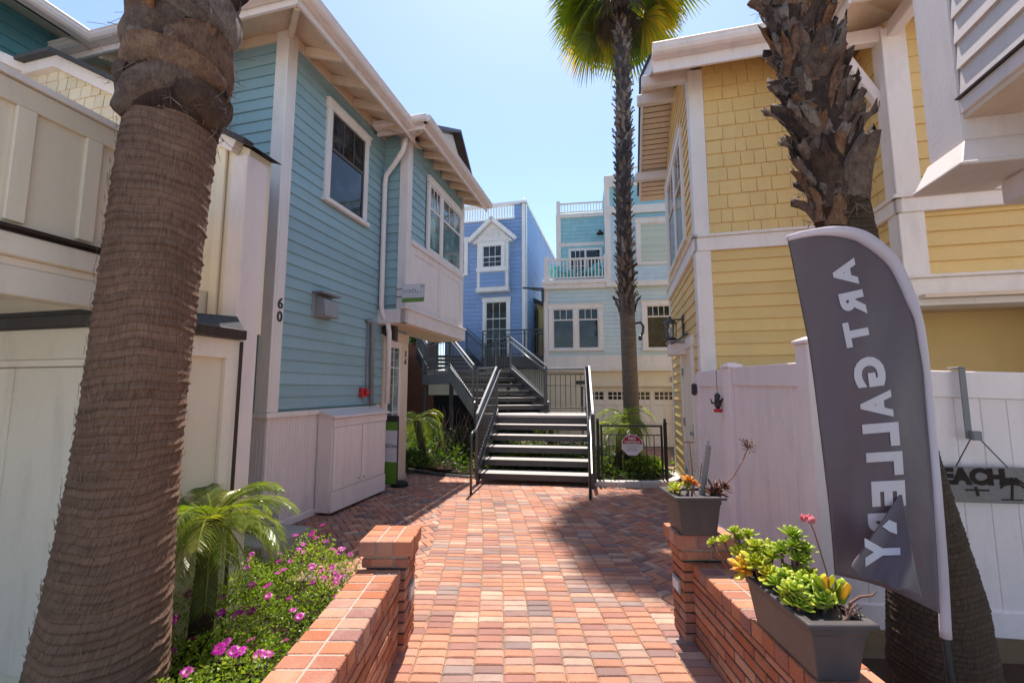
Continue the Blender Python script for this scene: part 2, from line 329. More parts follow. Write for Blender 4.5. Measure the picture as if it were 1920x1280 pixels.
M['redwall'] = paint('red_brown_wall', (.20,.075,.05), rough=.8, dirt=.2)
# ---------- camera, light, sky ----------
cam = bpy.data.cameras.new('camera'); co = bpy.data.objects.new('camera', cam); COL.objects.link(co)
cam.sensor_width = 36; cam.lens = 820/1920*36; cam.clip_start = .05; cam.clip_end = 3000
co.location = (0, 0, 1.6); co.rotation_euler = (pi/2 + math.atan(88/820), 0, 0); scene.camera = co
w = bpy.data.worlds.new('World'); scene.world = w; w.use_nodes = True; nt = w.node_tree
sky = nt.nodes.new('ShaderNodeTexSky'); sky.sky_type = 'NISHITA'; sky.sun_disc = False
SUNV = Vector((.036, .372, 1.0)).normalized()
sky.sun_elevation = math.asin(SUNV.z); sky.sun_rotation = atan2(SUNV.x, SUNV.y)
sky.altitude = 0; sky.air_density = 1.0; sky.dust_density = .65; sky.ozone_density = 1.6
bg = nt.nodes['Background']; nt.links.new(sky.outputs[0], bg.inputs[0]); bg.inputs[1].default_value = .14
sl = bpy.data.lights.new('sun', 'SUN'); sl.energy = 4.5; sl.angle = radians(.5); sl.color = (1, .93, .83)
so = bpy.data.objects.new('sun', sl); COL.objects.link(so); so.rotation_euler = SUNV.to_track_quat('Z', 'Y').to_euler(); so.location = SUNV * 60
scene.view_settings.view_transform = 'Standard'; scene.view_settings.look = 'None'
scene.view_settings.exposure = .92; scene.view_settings.gamma = 1
scene.cycles.max_bounces = 8; scene.cycles.diffuse_bounces = 5; scene.cycles.transparent_max_bounces = 12
# ---------- ground ----------
mb = MB(); mb.poly([(-400,-400,-.03),(400,-400,-.03),(400,900,-.03),(-400,900,-.03)]); structure(mb, 'ground', M['conc'])
mb = MB(); mb.poly([(-9,-2,-.012),(7,-2,-.012),(7,20,-.012),(-9,20,-.012)]); structure(mb, 'paving_bed', M['joint'])
def paver(mb, pts, z, b=.007, d=.006):
    c = sum((Vector(p) for p in pts), Vector((0,0)))/4
    tz = z + ru(-.0022, .0022); tx, ty = ru(-.012,.012), ru(-.012,.012)
    o = [Vector(p) for p in pts]; i = [p + (c-p).normalized()*b*1.5 for p in o]
    H = lambda p, zz: (p.x, p.y, zz + (p.x-c.x)*tx + (p.y-c.y)*ty)
    mb.add([H(p, tz-d) for p in o] + [H(p, tz) for p in i] + [H(p, tz-.022) for p in o],
        [(4,5,6,7),(0,1,5,4),(1,2,6,5),(2,3,7,6),(3,0,4,7),(8,9,1,0),(9,10,2,1),(10,11,3,2),(11,8,0,3)])
PC = lambda y: .22 - .012*(y-2)**2
mb = MB(); U = .082; hb = radians(45) - radians(14); ch, sh = cos(hb), sin(hb)
def inside(x, y):
    g = conv('w','g',x,y); s = conv('w','s',x,y)
    if y < 1.2 or y > 13 or x < -4.6 or x > 4.2: return False
    if abs(x - PC(y)) < .80 and y < 7.2: return False
    if g.x < -3.95 and g.y > 4.0: return False
    if g.x > 1.1 and g.y > 5.7: return False
    if y < 3.2 and (x < -.8 or x > 1.3): return False
    if y < 4.3 and x < -1.9: return False
    if s.y > 9.0 and s.x < .6: return False
    if s.y > 12.7: return False
    return True
R = 130
for r in range(-R, R):
    for c in range(-R, R):
        k = (c + r) % 4
        if k == 0: q = (c, r, c+2, r+1)
        elif k == 2: q = (c, r, c+1, r+2)
        else: continue
        cx, cy = (q[0]+q[2])*U/2, (q[1]+q[3])*U/2
        x, y = cx*ch - cy*sh - 1, cx*sh + cy*ch + 6
        if not inside(x, y): continue
        g = .0025; a0, b0, a1, b1 = q[0]*U+g, q[1]*U+g, q[2]*U-g, q[3]*U-g
        paver(mb, [(X*ch - Y*sh - 1 + ru(-.0015,.0015), X*sh + Y*ch + 6 + ru(-.0015,.0015)) for X, Y in ((a0,b0),(a1,b0),(a1,b1),(a0,b1))], .0)
structure(mb, 'brick_plaza', M['paver'])
mb = MB(); ncol = 11; cw = .174; rh = .0775; offs = [ru(0, rh) * .35 for _ in range(ncol)]
bedp = []
for c in range(ncol):
    y = 1.0 + offs[c]
    while y < 7.42:
        h = rh + ru(-.002,.002); u0 = (c - ncol/2)*cw; g = .003
        P = lambda u, v: (PC(v) + u + ru(-.0015,.0015), v - .024*(PC(v)*0 + u)*(v-2)*.5)
        paver(mb, [P(u0+g, y+g), P(u0+cw-g, y+g), P(u0+cw-g, y+h-g), P(u0+g, y+h-g)], .008, b=.009)
        y += h
structure(mb, 'brick_path', M['paver'])
mb = MB(); ys = [1 + i*.25 for i in range(27)]
mb.add([p for y in ys for p in ((PC(y)-ncol*cw/2, y, -.002), (PC(y)+ncol*cw/2, y, -.002))], [(2*i,2*i+1,2*i+3,2*i+2) for i in range(len(ys)-1)])
structure(mb, 'path_joint_sand', M['joint'])
# planting beds (soil) and kerbs
mb = MB(); mb.poly([(-3.4,.6,.03),(-.93,.6,.03),(-.93,2.8,.03),(-1.12,3.35,.03),(-1.6,3.8,.03),(-2.2,3.75,.03),(-2.9,3.0,.03)]); structure(mb, 'flower_bed_soil', M['soil'])
mb = MB(); mb.poly([(1.4,.6,.03),(3.6,.6,.03),(3.6,2.65,.03),(2.02,2.75,.03),(2.0,3.1,.03),(1.4,3.0,.03)]); structure(mb, 'palm_bed_soil', M['mulch'])
bedpts = [conv('s','w',x,y) for x,y in [(-6,11.2),(-4.6,9.7),(-3.4,8.75),(-2.5,8.2),(-1.9,7.95),(-1.0,8.0),(.25,8.0),(.25,7.62),(.9,7.7),(1.35,7.75),(1.68,8.15),(1.62,8.8),(1.3,9.7),(.8,10.6),(.3,11.6),(-1,12.5),(-6,14.5)]]
mb = MB(); mb.poly([(p.x,p.y,.045) for p in bedpts]); structure(mb, 'garden_bed_soil', M['soil'])
kp = [conv('s','w',x,y) for x,y in [(.22,7.58),(.6,7.58),(1.0,7.6),(1.3,7.68),(1.55,7.85),(1.7,8.15),(1.68,8.6),(1.5,9.2),(1.2,10.0),(.8,10.8)]]
mb = MB()
for a, b in zip(kp[:-1], kp[1:]): mb.bar((a.x,a.y,.03), (b.x,b.y,.03), .13, .12)
structure(mb, 'garden_kerb', M['curb'], bevel=.012)
# ---------- low brick garden walls ----------
def bricks_face(mb, x0, x1, y0, y1, z0, z1, ch=.062, j=.011, L=.2):
    """brick courses all round a rectangular body"""
    z = z0; row = 0
    while z < z1 - .02:
        zt = min(z + ch, z1)
        for ax in (0, 1):
            a0, a1 = (y0, y1) if ax else (x0, x1)
            for side in (0, 1):
                p = a0 - (L/2 if row % 2 else 0) - (0 if side else L-.05)
                while p < a1:
                    q0, q1 = max(p + j/2, a0), min(p + L - j/2, a1)
                    if q1 - q0 > .02:
                        e = ru(-.0025, .0025); dz = ru(-.0015,.0015)
                        if ax: X0, X1, Y0, Y1 = ((x0-e, x0+.09) if side == 0 else (x1-.09, x1+e)) + (q0, q1)
                        else: X0, X1, Y0, Y1 = (q0, q1) + ((y0-e, y0+.09) if side == 0 else (y1-.09, y1+e))
                        mb.box(X0, X1, Y0, Y1, z+dz, zt-j+dz)
                    p += L
        z += ch; row += 1
def coping(mb, mort, x0, x1, y0, y1, z0, z1, n2=2, wd=.098, j=.009, ax='y'):
    a0, a1 = (y0, y1) if ax == 'y' else (x0, x1); b0, b1 = (x0, x1) if ax == 'y' else (y0, y1)
    k = max(1, round((a1-a0)/wd)); wd = (a1-a0)/k; hb_ = (b1-b0)/n2
    for i in range(k):
        for s in range(n2):
            p0, p1, q0, q1 = a0+i*wd+j/2, a0+(i+1)*wd-j/2, b0+s*hb_+j/2, b0+(s+1)*hb_-j/2
            if s == 0: q0 = b0 + ru(-.003,.003)
            if s == n2-1: q1 = b1 + ru(-.003,.003)
            zz = z1 + ru(-.0015,.0015)
            if ax == 'y': mb.box(q0, q1, p0, p1, z0, zz)
            else: mb.box(p0, p1, q0, q1, z0, zz)
    mort.box(x0+.013, x1-.013, y0+.013, y1-.013, z0-.002, z1-.0035)
def garden_wall(label, x0, x1, y0, y1, h, pier, px0, px1, py0, py1, ph, plate):
    t = thing('brick_garden_wall', label, 'brick wall', 'w', ((x0+x1)/2, (y0+y1)/2, 0), 'low brick walls beside the path')
    b = MB(); bricks_face(b, x0, x1, y0, y1, .0, h-.075); b.build('brickwork', M['brick'], t, bevel=.004)
    m = MB(); m.box(x0+.007, x1-.007, y0+.007, y1-.007, -.02, h-.078); m.build('mortar', M['mortar'], t)
    c = MB(); m = MB(); coping(c, m, x0-.006, x1+.006, y0, y1, h-.078, h); cp = c.build('coping', M['brick'], t, bevel=.005); m.build('coping_mortar', M['mortarpale'], cp)
    b = MB(); bricks_face(b, px0, px1, py0, py1, 0, ph-.15); p = b.build('pier', M['brick'], t, bevel=.004)
    m = MB(); m.box(px0+.007, px1-.007, py0+.007, py1-.007, -.02, ph-.14); m.build('pier_mortar', M['mortar'], p)
    c = MB(); m = MB(); bricks_face(c, px0-.018, px1+.018, py0-.018, py1+.018, ph-.155, ph-.09, L=.15)
    coping(c, m, px0-.035, px1+.035, py0-.035, py1+.035, ph-.088, ph, n2=3, wd=.11)
    m.box(px0-.01, px1+.01, py0-.01, py1+.01, ph-.16, ph-.08)
    c.build('pier_cap', M['brick'], p, bevel=.005); m.build('cap_mortar', M['mortarpale'], p)
    s, xx = plate; q = MB(); yc = (py0+py1)/2
    q.box(*sorted((xx, xx+s*.014)), yc-.06, yc+.06, .27, .36); f = q.build('step_light', M['grey'], p, bevel=.003)
    q = MB(); q.box(*sorted((xx+s*.0142, xx+s*.017)), yc-.048, yc+.048, .285, .345); q.build('light_lens', M['signwhite'], p)
garden_wall('low brick wall beside the magenta flower bed, its square pier bare on top', -.94, -.69, .5, 2.82, .5, 1, -.905, -.655, 2.83, 3.10, .665, (1, -.6545))
garden_wall('low brick wall under the long grey trough planter, its pier carrying a square planter', 1.16, 1.42, .5, 2.94, .49, 1, 1.10, 1.39, 2.95, 3.16, .665, (-1, 1.0995))
# ================= teal clapboard house no. 60 (left) =================
def window(parent, P, u0, u1, z0, z1, trim=.09, cols=3, up=.42, panes='glass', sash='sash', low=None, sill=True, mull=(), tmat='white', head=.02, slide=False, mrows=1):
    """casing > panes, sash with bars, sill; mull gives the u where the casing is split"""
    d = MB(); o = .05
    d.pbox(P, u0, u0+trim, z0, z1-trim*1.1, .004, o); d.pbox(P, u1-trim, u1, z0, z1-trim*1.1, .004, o)
    d.pbox(P, u0-.02, u1+.02, z1-trim*1.1, z1, .004, o+.008); d.pbox(P, u0-.035, u1+.035, z1, z1+head, .004, o+.03)
    edges = [u0+trim] + [e for m_ in mull for e in (m_-trim*.5, m_+trim*.5)] + [u1-trim]
    for m_ in mull: d.pbox(P, m_-trim*.5, m_+trim*.5, z0, z1-trim*1.1, .004, o-.002)
    wn = d.build('window', M[tmat], parent, bevel=.004)
    if sill:
        s = MB(); s.pbox(P, u0-.03, u1+.03, z0-.06, z0, .004, o+.035); s.build('sill', M[tmat], wn, bevel=.005)
    else:
        s = MB(); s.pbox(P, u0, u1, z0-.05, z0, .004, o-.004); s.build('apron', M[tmat], wn)
    b0, b1 = z0, z1-trim*1.1; zs = b1 - (b1-b0)*up
    g = MB(); f = MB()
    for a, b in zip(edges[::2], edges[1::2]):
        g.pbox(P, a+.005, b-.005, b0+.005, b1-.005, .019, .023)
        w_ = .03
        for q in ((a+.003, a+w_, b0+.003, b1-.003), (b-w_, b-.003, b0+.003, b1-.003), (a+w_, b-w_, b0+.003, b0+w_+.008), (a+w_, b-w_, b1-w_, b1-.003)): f.pbox(P, *q, .018, .036)
        if up: f.pbox(P, a+w_, b-w_, zs-.018, zs+.018, .018, .038)
        for c in range(1, cols):
            u = a + w_ + (b-a-2*w_)*c/cols; lo = zs+.018 if up else b0+w_+.008
            f.pbox(P, u-.008, u+.008, lo, b1-w_, .0235, .032)
        for r in range(1, mrows+ (0 if up else 0)):
            lo = zs+.018 if up else b0+w_; z = lo + (b1-w_-lo)*r/mrows
            f.pbox(P, a+w_, b-w_, z-.008, z+.008, .0235, .0318)
        if low:
            lc, lr = low
            for c in range(1, lc):
                u = a + w_ + (b-a-2*w_)*c/lc; f.pbox(P, u-.008, u+.008, b0+w_, zs-.018, .0235, .032)
            for r in range(1, lr):
                z = b0+w_ + (zs-.018-b0-w_)*r/lr; f.pbox(P, a+w_, b-w_, z-.008, z+.008, .0235, .0318)
    g.build('pane', M[panes], wn); f.build('sash', M[sash], wn)
    return wn
H60 = thing('clapboard_house', 'teal clapboard house with the black number 60 on its white corner board', 'house', 'g', (-3.85, 4.13, 0))
RX = plane('x', -3.85, 1); FY = plane('y', 4.13, -1)
mb = MB(); laps(mb, RX, 4.26, 7.35, 1.36, 2.95); laps(mb, RX, 4.26, 9.0, 2.95, 6.05)
laps(mb, FY, -7.0, -3.99, 1.36, 6.05)
mb.build('clapboard_wall', M['teal'], H60)
mb = MB()   # core of the house body, set back behind the boards
mb.box(-9, -3.88, 4.16, 7.33, 0, 6.0); mb.box(-9, -3.88, 7.33, 9.0, 2.8, 6.0)
mb.build('wall_core', M['teal'], H60)
mb = MB(); mb.pbox(RX, 4.13, 4.265, 1.33, 6.0, 0, .03); mb.pbox(FY, -4.0, -3.82, 1.33, 6.0, 0, .03)
each(mb, 'corner_board', M['white'], H60, bevel=.006)
mb = MB(); bead(mb, RX, 4.135, 6.35, .06, 1.27); bead(mb, FY, -6.5, -3.85, .06, 1.27)
mb.build('beadboard_wainscot', M['lav'], H60)
mb = MB(); mb.pbox(RX, 4.09, 6.42, 1.27, 1.33, -.02, .05); mb.pbox(FY, -6.5, -3.801, 1.27, 1.33, -.02, .05); mb.pbox(RX, 4.12, 6.38, 0, .08, 0, .018)
mb.build('water_table', M['white'], H60, bevel=.004)
window(H60, RX, 4.86, 5.86, 4.17, 5.56, trim=.10, cols=3, up=.42, low=None)
# main roof with open eaves
def eave_roof(parent, outer, wallz, ez, slope, ridge_h, mat='roof'): pass
def gutter(mb, a, b, r=.07):
    a, b = Vector(a), Vector(b); d = (b-a).normalized(); s = d.cross(Vector((0,0,1)))
    pr = [(-.9,1),( .75,1),(1.0,.72),(.78,.45),(.92,.1),(.62,-.35),(.25,-.55),(-.9,-.55)]
    n = len(pr); vs = [p + s*(x*r) + Vector((0,0,z*r)) for p in (a, b) for x, z in pr]
    mb.add(vs, [(i,(i+1)%n,n+(i+1)%n,n+i) for i in range(n)] + [tuple(range(n-1,-1,-1)), tuple(range(n,2*n))])
EX, EY, EZ, sl_ = -3.25, 3.58, 5.72, .46
mb = MB(); yb = 6.62; run = 3.0
def hip(mb, z, t):
    A = (EX, EY, z); B = (EX, yb, z); Cc = (EX-run, EY+run, z+run*sl_); D = (EX-run, yb, z+run*sl_); E_ = (-9.5, EY, z); F_ = (-9.5, EY+run, z+run*sl_)
    return [A,B,Cc,D,E_,F_]
p = hip(mb, EZ, 0); mb.add(p, [(0,2,3,1),(4,5,2,0)], .5)
mb.build('soffit', M['soffit'], H60)
mb = MB(); p = hip(mb, EZ+.09, 0); mb.add(p, [(0,1,3,2),(4,0,2,5)]); mb.build('roof', M['roof'], H60)
mb = MB()
mb.bar((EX+.0,EY-.02,EZ+.03),(EX,6.3,EZ+.03),.03,.17); mb.bar((-7.0,EY,EZ+.03),(EX-.016,EY,EZ+.03),.03,.17); mb.build('fascia', M['lav'], H60)
mb = MB(); y = 4.4
while y < 6.1:
    for k in range(1):
        a = (-3.86, y, EZ+.60*sl_-.085); b = (EX-.02, y, EZ-.01); mb.bar(a, b, .05, .12)
    y += .52
x = -4.5
while x > -7: mb.bar((x, 4.12, EZ+.55*sl_-.085), (x, EY+.02, EZ-.01), .05, .12); x -= .55
mb.bar((-3.84, 4.14, EZ+.59*sl_-.08), (EX-.03, EY+.03, EZ+.0), .06, .13)
each(mb, 'rafter_tail', M['soffit'], H60, bevel=.004)
mb = MB(); mb.pbox(RX, 4.13, 6.5, 5.84, 6.0, 0, .028); mb.pbox(FY, -7, -3.82, 5.84, 6.0, 0, .028); each(mb, 'frieze_board', M['soffit'], H60)
mb = MB(); gutter(mb, (EX+.09, EY-.09, EZ+.06), (EX+.09, 6.2, EZ+.06)); gutter(mb, (-6.95, EY-.09, EZ+.06), (EX+.09, EY-.09, EZ+.06)); gt = mb.build('gutter', M['lav'], H60, fix=True)
mb = MB(); q = [(-3.34,6.2,5.72),(-3.40,6.2,5.50),(-3.55,6.25,5.35),(-3.74,6.28,5.15),(-3.77,6.3,5.0),(-3.77,6.31,2.95),(-3.76,6.33,2.80),(-3.68,6.38,2.64),(-3.66,6.39,2.5),(-3.66,6.39,1.36)]
mb.tube(q, .042, 10); mb.build('downspout', M['lav'], H60, smooth=True)
mb = MB(); mb.tube([(-3.815,5.98,2.63),(-3.79,6.06,2.66),(-3.79,6.1,2.6),(-3.79,6.14,1.33)], .034, 10); mb.tube([(-3.81,6.0,2.6),(-3.81,6.0,1.5)], .01, 6); mb.build('vent_pipe', M['pipe'], H60, smooth=True)
MB.K = 1.05
# ---- bay ----
BX, B0, B1 = -3.25, 6.1, 8.6
BP = plane('x', BX, 1); BN = plane('y', B0, -1)
mb = MB(); laps(mb, BN, -3.85, BX-.1, 2.9, 5.8); laps(mb, BP, 6.2, 6.75, 3.98, 5.7); laps(mb, BP, 8.50, 8.58, 3.98, 5.7); laps(mb, BP, 6.7, 8.56, 5.3, 5.75)
bay = mb.build('bay', M['teal'], H60)
mb = MB(); mb.box(-3.9, BX-.02, B0+.02, B1-.02, 2.82, 5.75); mb.build('bay_core', M['teal'], bay)
mb = MB(); mb.pbox(BP, B0, 6.22, 2.82, 5.75, 0, .03); mb.pbox(BN, BX-.12, BX+.03, 2.82, 5.75, 0, .03); mb.pbox(BP, 8.55, 8.63, 2.82, 5.75, 0, .029)
mb.pbox(BP, 6.02, 8.68, 2.60, 2.82, -.02, .06); mb.pbox(BN, -3.84, BX+.06, 2.60, 2.82, -.02, .08)
mb.pbox(BP, 6.0, 8.7, 2.82, 2.85, -.02, .085); mb.pbox(BP, 6.22, 8.55, 3.9, 3.98, .0, .06)
mb.build('bay_trim', M['lav'], bay, bevel=.005)
mb = MB(); mb.pbox(BP, 6.22, 8.55, 2.85, 3.9, 0, .012)
for a, b in ((6.22,6.34),(7.36,7.46),(8.45,8.55)): mb.pbox(BP, a, b, 2.85, 3.9, .012, .028)
for a, b in ((6.34,7.36),(7.46,8.45)):
    mb.pbox(BP, a, b, 3.78, 3.9, .012, .0278); mb.pbox(BP, a, b, 2.85, 2.97, .012, .0278)
mb.build('bay_panel', M['lav'], bay, bevel=.004)
window(H60, BP, 6.8, 8.5, 4.02, 5.32, trim=.09, cols=3, up=.36, mull=(7.42,), sill=False, sash='white', panes='glasslit')
mb = MB(); mb.box(-3.9, BX+.0, B0-.0, B1+.05, 2.585, 2.61); mb.build('bay_soffit', M['soffit'], bay)
mb = MB(); mb.prism([(-3.84,6.14,2.57),(-3.42,6.14,2.57),(-3.42,6.14,2.33)], (0,.1,0)); each(mb, 'bay_bracket', M['flash'], bay)
b0, b1, bx, bz = 5.76, 8.98, -2.82, 5.56
mb = MB(); rr = 1.9
vs = [(bx,b0,bz),(bx,b1,bz),(bx-rr,b0+rr,bz+rr*.42),(bx-rr,b1,bz+rr*.42),(-5.5,b0,bz),(-5.5,b0+rr,bz+rr*.42)]
mb.add(vs, [(0,2,3,1),(4,5,2,0)], .5); mb.build('bay_eave_soffit', M['soffit'], bay)
mb = MB(); mb.add([(x,y,z+.08) for x,y,z in vs], [(0,1,3,2),(4,0,2,5)]); mb.build('bay_roof', M['roof'], bay)
mb = MB(); mb.bar((bx,b0-.01,bz+.03),(bx,b1,bz+.03),.03,.15); mb.bar((-3.6,b0,bz+.03),(bx-.016,b0,bz+.03),.03,.15); mb.build('bay_fascia', M['lav'], bay)
mb = MB(); y = 6.25
while y < 8.95: mb.bar((BX-.01, y, bz+.43*.42-.09), (bx-.02, y, bz-.01), .05, .10); y += .40
mb.bar((BX+.01, B0-.01, bz+.43*.42-.1), (bx-.04, b0+.03, bz-.0), .055, .11)
each(mb, 'bay_rafter', M['soffit'], bay, bevel=.004)
mb = MB(); gutter(mb, (bx+.085, b0-.085, bz+.055), (bx+.085, b1, bz+.055), .065); gutter(mb, (-3.6, b0-.085, bz+.055), (bx+.085, b0-.085, bz+.055), .065); mb.build('bay_gutter', M['lav'], bay, fix=True)
MB.K = None
# roof dormer behind the bay
mb = MB(); DX = -3.9
mb.prism([(DX,8.3,6.5),(DX,10.35,6.5),(DX,10.35,7.22),(DX,9.58,7.84),(DX,8.3,7.2)], (-1.5,0,0)); dm = mb.build('dormer', M['lav'], H60)
mb = MB(); mb.bar((DX+.06,8.2,7.18),(DX+.06,9.62,7.93),.3,.07); mb.bar((DX+.06,10.45,7.2),(DX+.06,9.58,7.93),.3,.07); mb.build('dormer_roof', M['flash'], dm)
mb = MB(); mb.box(DX,DX+.012,9.3,9.8,7.0,7.4); mb.build('dormer_vent', M['dark'], dm)
# entrance under the bay
mb = MB(); mb.pbox(RX, 6.46, 7.36, 2.42, 2.58, 0, .05); mb.pbox(RX, 6.5, 6.6, .1, 2.42, 0, .045); mb.pbox(RX, 7.12, 7.35, .1, 2.42, 0, .045); mb.pbox(RX, 6.36, 7.36, 0, .1, 0, .06)
dr = mb.build('entrance_door', M['soffit'], H60, bevel=.005)
mb = MB(); mb.pbox(RX, 6.63, 7.10, .42, 2.40, .006, .02); mb.build('pane', M['glasslit'], dr)
mb = MB(); mb.pbox(RX, 6.6, 6.68, .1, 2.42, .004, .034); mb.pbox(RX, 7.04, 7.12, .1, 2.42, .004, .034); mb.pbox(RX, 6.68, 7.04, .1, .42, .004, .034); mb.pbox(RX, 6.68, 7.04, 2.3, 2.42, .004, .034)
mb.pbox(RX, 6.85, 6.868, .42, 2.3, .021, .032); mb.pbox(RX, 6.68, 7.04, 1.95, 1.968, .021, .0315); mb.pbox(RX, 6.68, 7.04, 1.18, 1.198, .021, .0315)
mb.build('door_leaf', M['lav'], dr, bevel=.003)
mb = MB(); mb.box(-3.9,-3.86,6.4,7.34,0,2.62); mb.build('doorway_wall', M['soffit'], H60)
# lettering helper: built-in font turned into thin solid letters
def text_mesh(s, size, bold=0., ext=.004, sx=1., res=3):
    cu = bpy.data.curves.new('t', 'FONT'); cu.body = s; cu.size = size; cu.extrude = ext; cu.offset = bold; cu.align_x = 'CENTER'; cu.align_y = 'CENTER'; cu.resolution_u = res
    o = bpy.data.objects.new('t', cu); COL.objects.link(o); dg_ = bpy.context.evaluated_depsgraph_get()
    me = o.evaluated_get(dg_).to_mesh(); v = [(q.co.x*sx, q.co.y, q.co.z) for q in me.vertices]; f = [tuple(p.vertices) for p in me.polygons]
    o.evaluated_get(dg_).to_mesh_clear(); bpy.data.objects.remove(o); bpy.data.curves.remove(cu); return v, f
def put_text(mb, s, size, P, uc, zc, o, usgn=1, **k):
    v, f = text_mesh(s, size, **k); mb.add([P(uc + usgn*x, zc + y, o + z) for x, y, z in v], f, .5)
mb = MB(); put_text(mb, '6', .17, RX, 4.20, 2.575, .034, bold=.004); put_text(mb, '0', .17, RX, 4.20, 2.42, .034, bold=.004); mb.build('house_number', M['ink'], H60)
mb = MB(); put_text(mb, '3', .14, RX, 7.24, 2.22, .05, bold=.003); put_text(mb, '6', .14, RX, 7.24, 2.08, .05, bold=.003); mb.build('house_number', M['ink'], H60)
# wing with the gutter corner at far left
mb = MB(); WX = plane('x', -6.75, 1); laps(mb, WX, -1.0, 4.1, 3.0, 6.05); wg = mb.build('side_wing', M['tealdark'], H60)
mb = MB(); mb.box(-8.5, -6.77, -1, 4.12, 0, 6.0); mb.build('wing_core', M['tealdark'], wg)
mb = MB(); mb.add([(-6.2,-1,5.72),(-6.2,4.2,5.72),(-8.2,4.2,6.64),(-8.2,-1,6.64)], [(0,3,2,1)]); mb.build('wing_soffit', M['soffit'], wg)
mb = MB(); mb.add([(-6.2,-1,5.82),(-6.2,4.2,5.82),(-8.2,4.2,6.74),(-8.2,-1,6.74)], [(0,1,2,3)]); mb.build('wing_roof', M['roof'], wg)
mb = MB(); gutter(mb, (-6.12,-1,5.78), (-6.12,3.49,5.78), .08); mb.build('wing_gutter', M['lav'], wg, fix=True)
# things on the wall
t = thing('wall_vent', 'grey box vent fixed on the teal clapboards right of the number 60', 'vent', 'g', (-3.85, 4.95, 2.5))
mb = MB(); mb.pbox(RX, 4.75, 5.12, 2.52, 2.83, .0, .03); mb.build('back_plate', M['grey'], t, bevel=.004)
mb = MB(); mb.hexa([(-3.82,4.80,2.53),(-3.66,4.80,2.53),(-3.66,5.09,2.53),(-3.82,5.09,2.53),(-3.82,4.80,2.80),(-3.69,4.80,2.75),(-3.69,5.09,2.75),(-3.82,5.09,2.80)]); mb.build('hood', M['grey'], t, bevel=.008)
mb = MB(); mb.pbox(RX, 4.74, 5.13, 2.82, 2.845, .0, .17); mb.build('drip_cap', M['pipe'], t)
t = thing('fire_bell', 'small red alarm bell box on the teal wall beside the grey pipe', 'alarm', 'g', (-3.83, 5.93, 1.47))
mb = MB(); mb.pbox(RX, 5.86, 5.99, 1.47, 1.61, .01, .09); mb.build('housing', M['red'], t, bevel=.012)
mb = MB(); mb.tube([(-3.76,5.92,1.545),(-3.70,5.92,1.545)], [.045,.03], 12); mb.build('gong', M['red'], t, smooth=True)
mb = MB(); mb.tube([(-3.8,5.92,1.47),(-3.79,5.98,1.40),(-3.79,6.08,1.39)], .01, 6); mb.build('conduit', M['grey'], t)
# blade sign on the bay corner
MB.K = 1.05
t = thing('hanging_sign', 'grey blade sign with dark lettering and a green band, hung on the bay corner', 'sign', 'g', (-3.0, 5.92, 2.88))
SP = plane('y', 5.92, -1)
mb = MB(); mb.pbox(SP, -3.19, -2.83, 2.89, 3.16, -.01, .01); mb.build('sign_board', M['grey'], t, bevel=.002)
mb = MB(); mb.pbox(SP, -3.185, -2.835, 2.957, 3.155, .0102, .0118); mb.build('sign_face', M['signwhite'], t)
mb = MB(); mb.pbox(SP, -3.185, -2.835, 2.895, 2.945, .0102, .012); put_text(mb, '*', .11, SP, -2.865, 3.085, .012, bold=.006, ext=.001); mb.build('green_band', M['green'], t)
mb = MB(); put_text(mb, 'I I I D', .075, SP, -3.105, 3.05, .013, bold=.0005, ext=.001, sx=.75); put_text(mb, 'O', .09, SP, -2.995, 3.05, .013, ext=.001); put_text(mb, 'm', .06, SP, -2.93, 3.04, .013, ext=.001); put_text(mb, 'y', .05, SP, -2.875, 3.035, .013, ext=.001)
mb.pbox(SP, -3.12, -2.86, 2.985, 2.988, .0125, .0132); mb.build('lettering', M['ink'], t)
mb = MB(); mb.bar((-3.3,5.93,3.10),(-3.18,5.93,3.10),.012); mb.bar((-3.3,5.93,2.98),(-3.18,5.93,2.98),.012); mb.build('bracket', M['black'], t)
MB.K = None
mb = MB()
# utility cabinet
t = thing('utility_cabinet', 'pinkish white beadboard utility cabinet with two doors against the teal house', 'cabinet', 'g', (-3.72, 5.6, 0))
CF = plane('x', -3.60, 1)
mb = MB(); mb.box(-3.83, -3.61, 4.97, 6.28, .035, 1.22); mb.build('cabinet_body', M['lav'], t, bevel=.006)
mb = MB(); mb.add([(-3.84,4.94,1.30),(-3.56,4.94,1.215),(-3.56,6.31,1.215),(-3.84,6.31,1.30),(-3.84,4.94,1.33),(-3.56,4.94,1.245),(-3.56,6.31,1.245),(-3.84,6.31,1.33)], [(0,3,2,1),(4,5,6,7),(0,1,5,4),(1,2,6,5),(2,3,7,6),(3,0,4,7)]); mb.build('cabinet_lid', M['lav'], t, bevel=.004)
mb = MB(); mb.hexa([(-3.83,4.972,1.2),(-3.61,4.972,1.2),(-3.61,6.278,1.2),(-3.83,6.278,1.2),(-3.83,4.972,1.296),(-3.61,4.972,1.226),(-3.61,6.278,1.226),(-3.83,6.278,1.296)]); mb.build('cabinet_top_infill', M['lav'], t)
for a, b in ((4.99,5.615),(5.635,6.26)):
    mb = MB(); mb.pbox(CF, a, b, .30, 1.10, -.004, .004); bead(mb, lambda u,z,o: CF(u,z,o+.004), a+.01, b-.01, .31, 1.09, w=.045, d=.005, g=.009); dd = mb.build('cabinet_door', M['lav'], t)
    mb = MB(); h = b-.05 if a < 5.5 else a+.05; mb.tube([CF(h,.36,.008), CF(h,.36,.022)], .012, 8); mb.build('door_knob', M['grey'], dd)
mb = MB(); mb.pbox(CF, 4.972, 6.278, .04, .29, -.006, .01); mb.pbox(CF, 4.972, 6.278, 1.105, 1.21, -.006, .01); each(mb, 'cabinet_rail', M['lav'], t, bevel=.003)
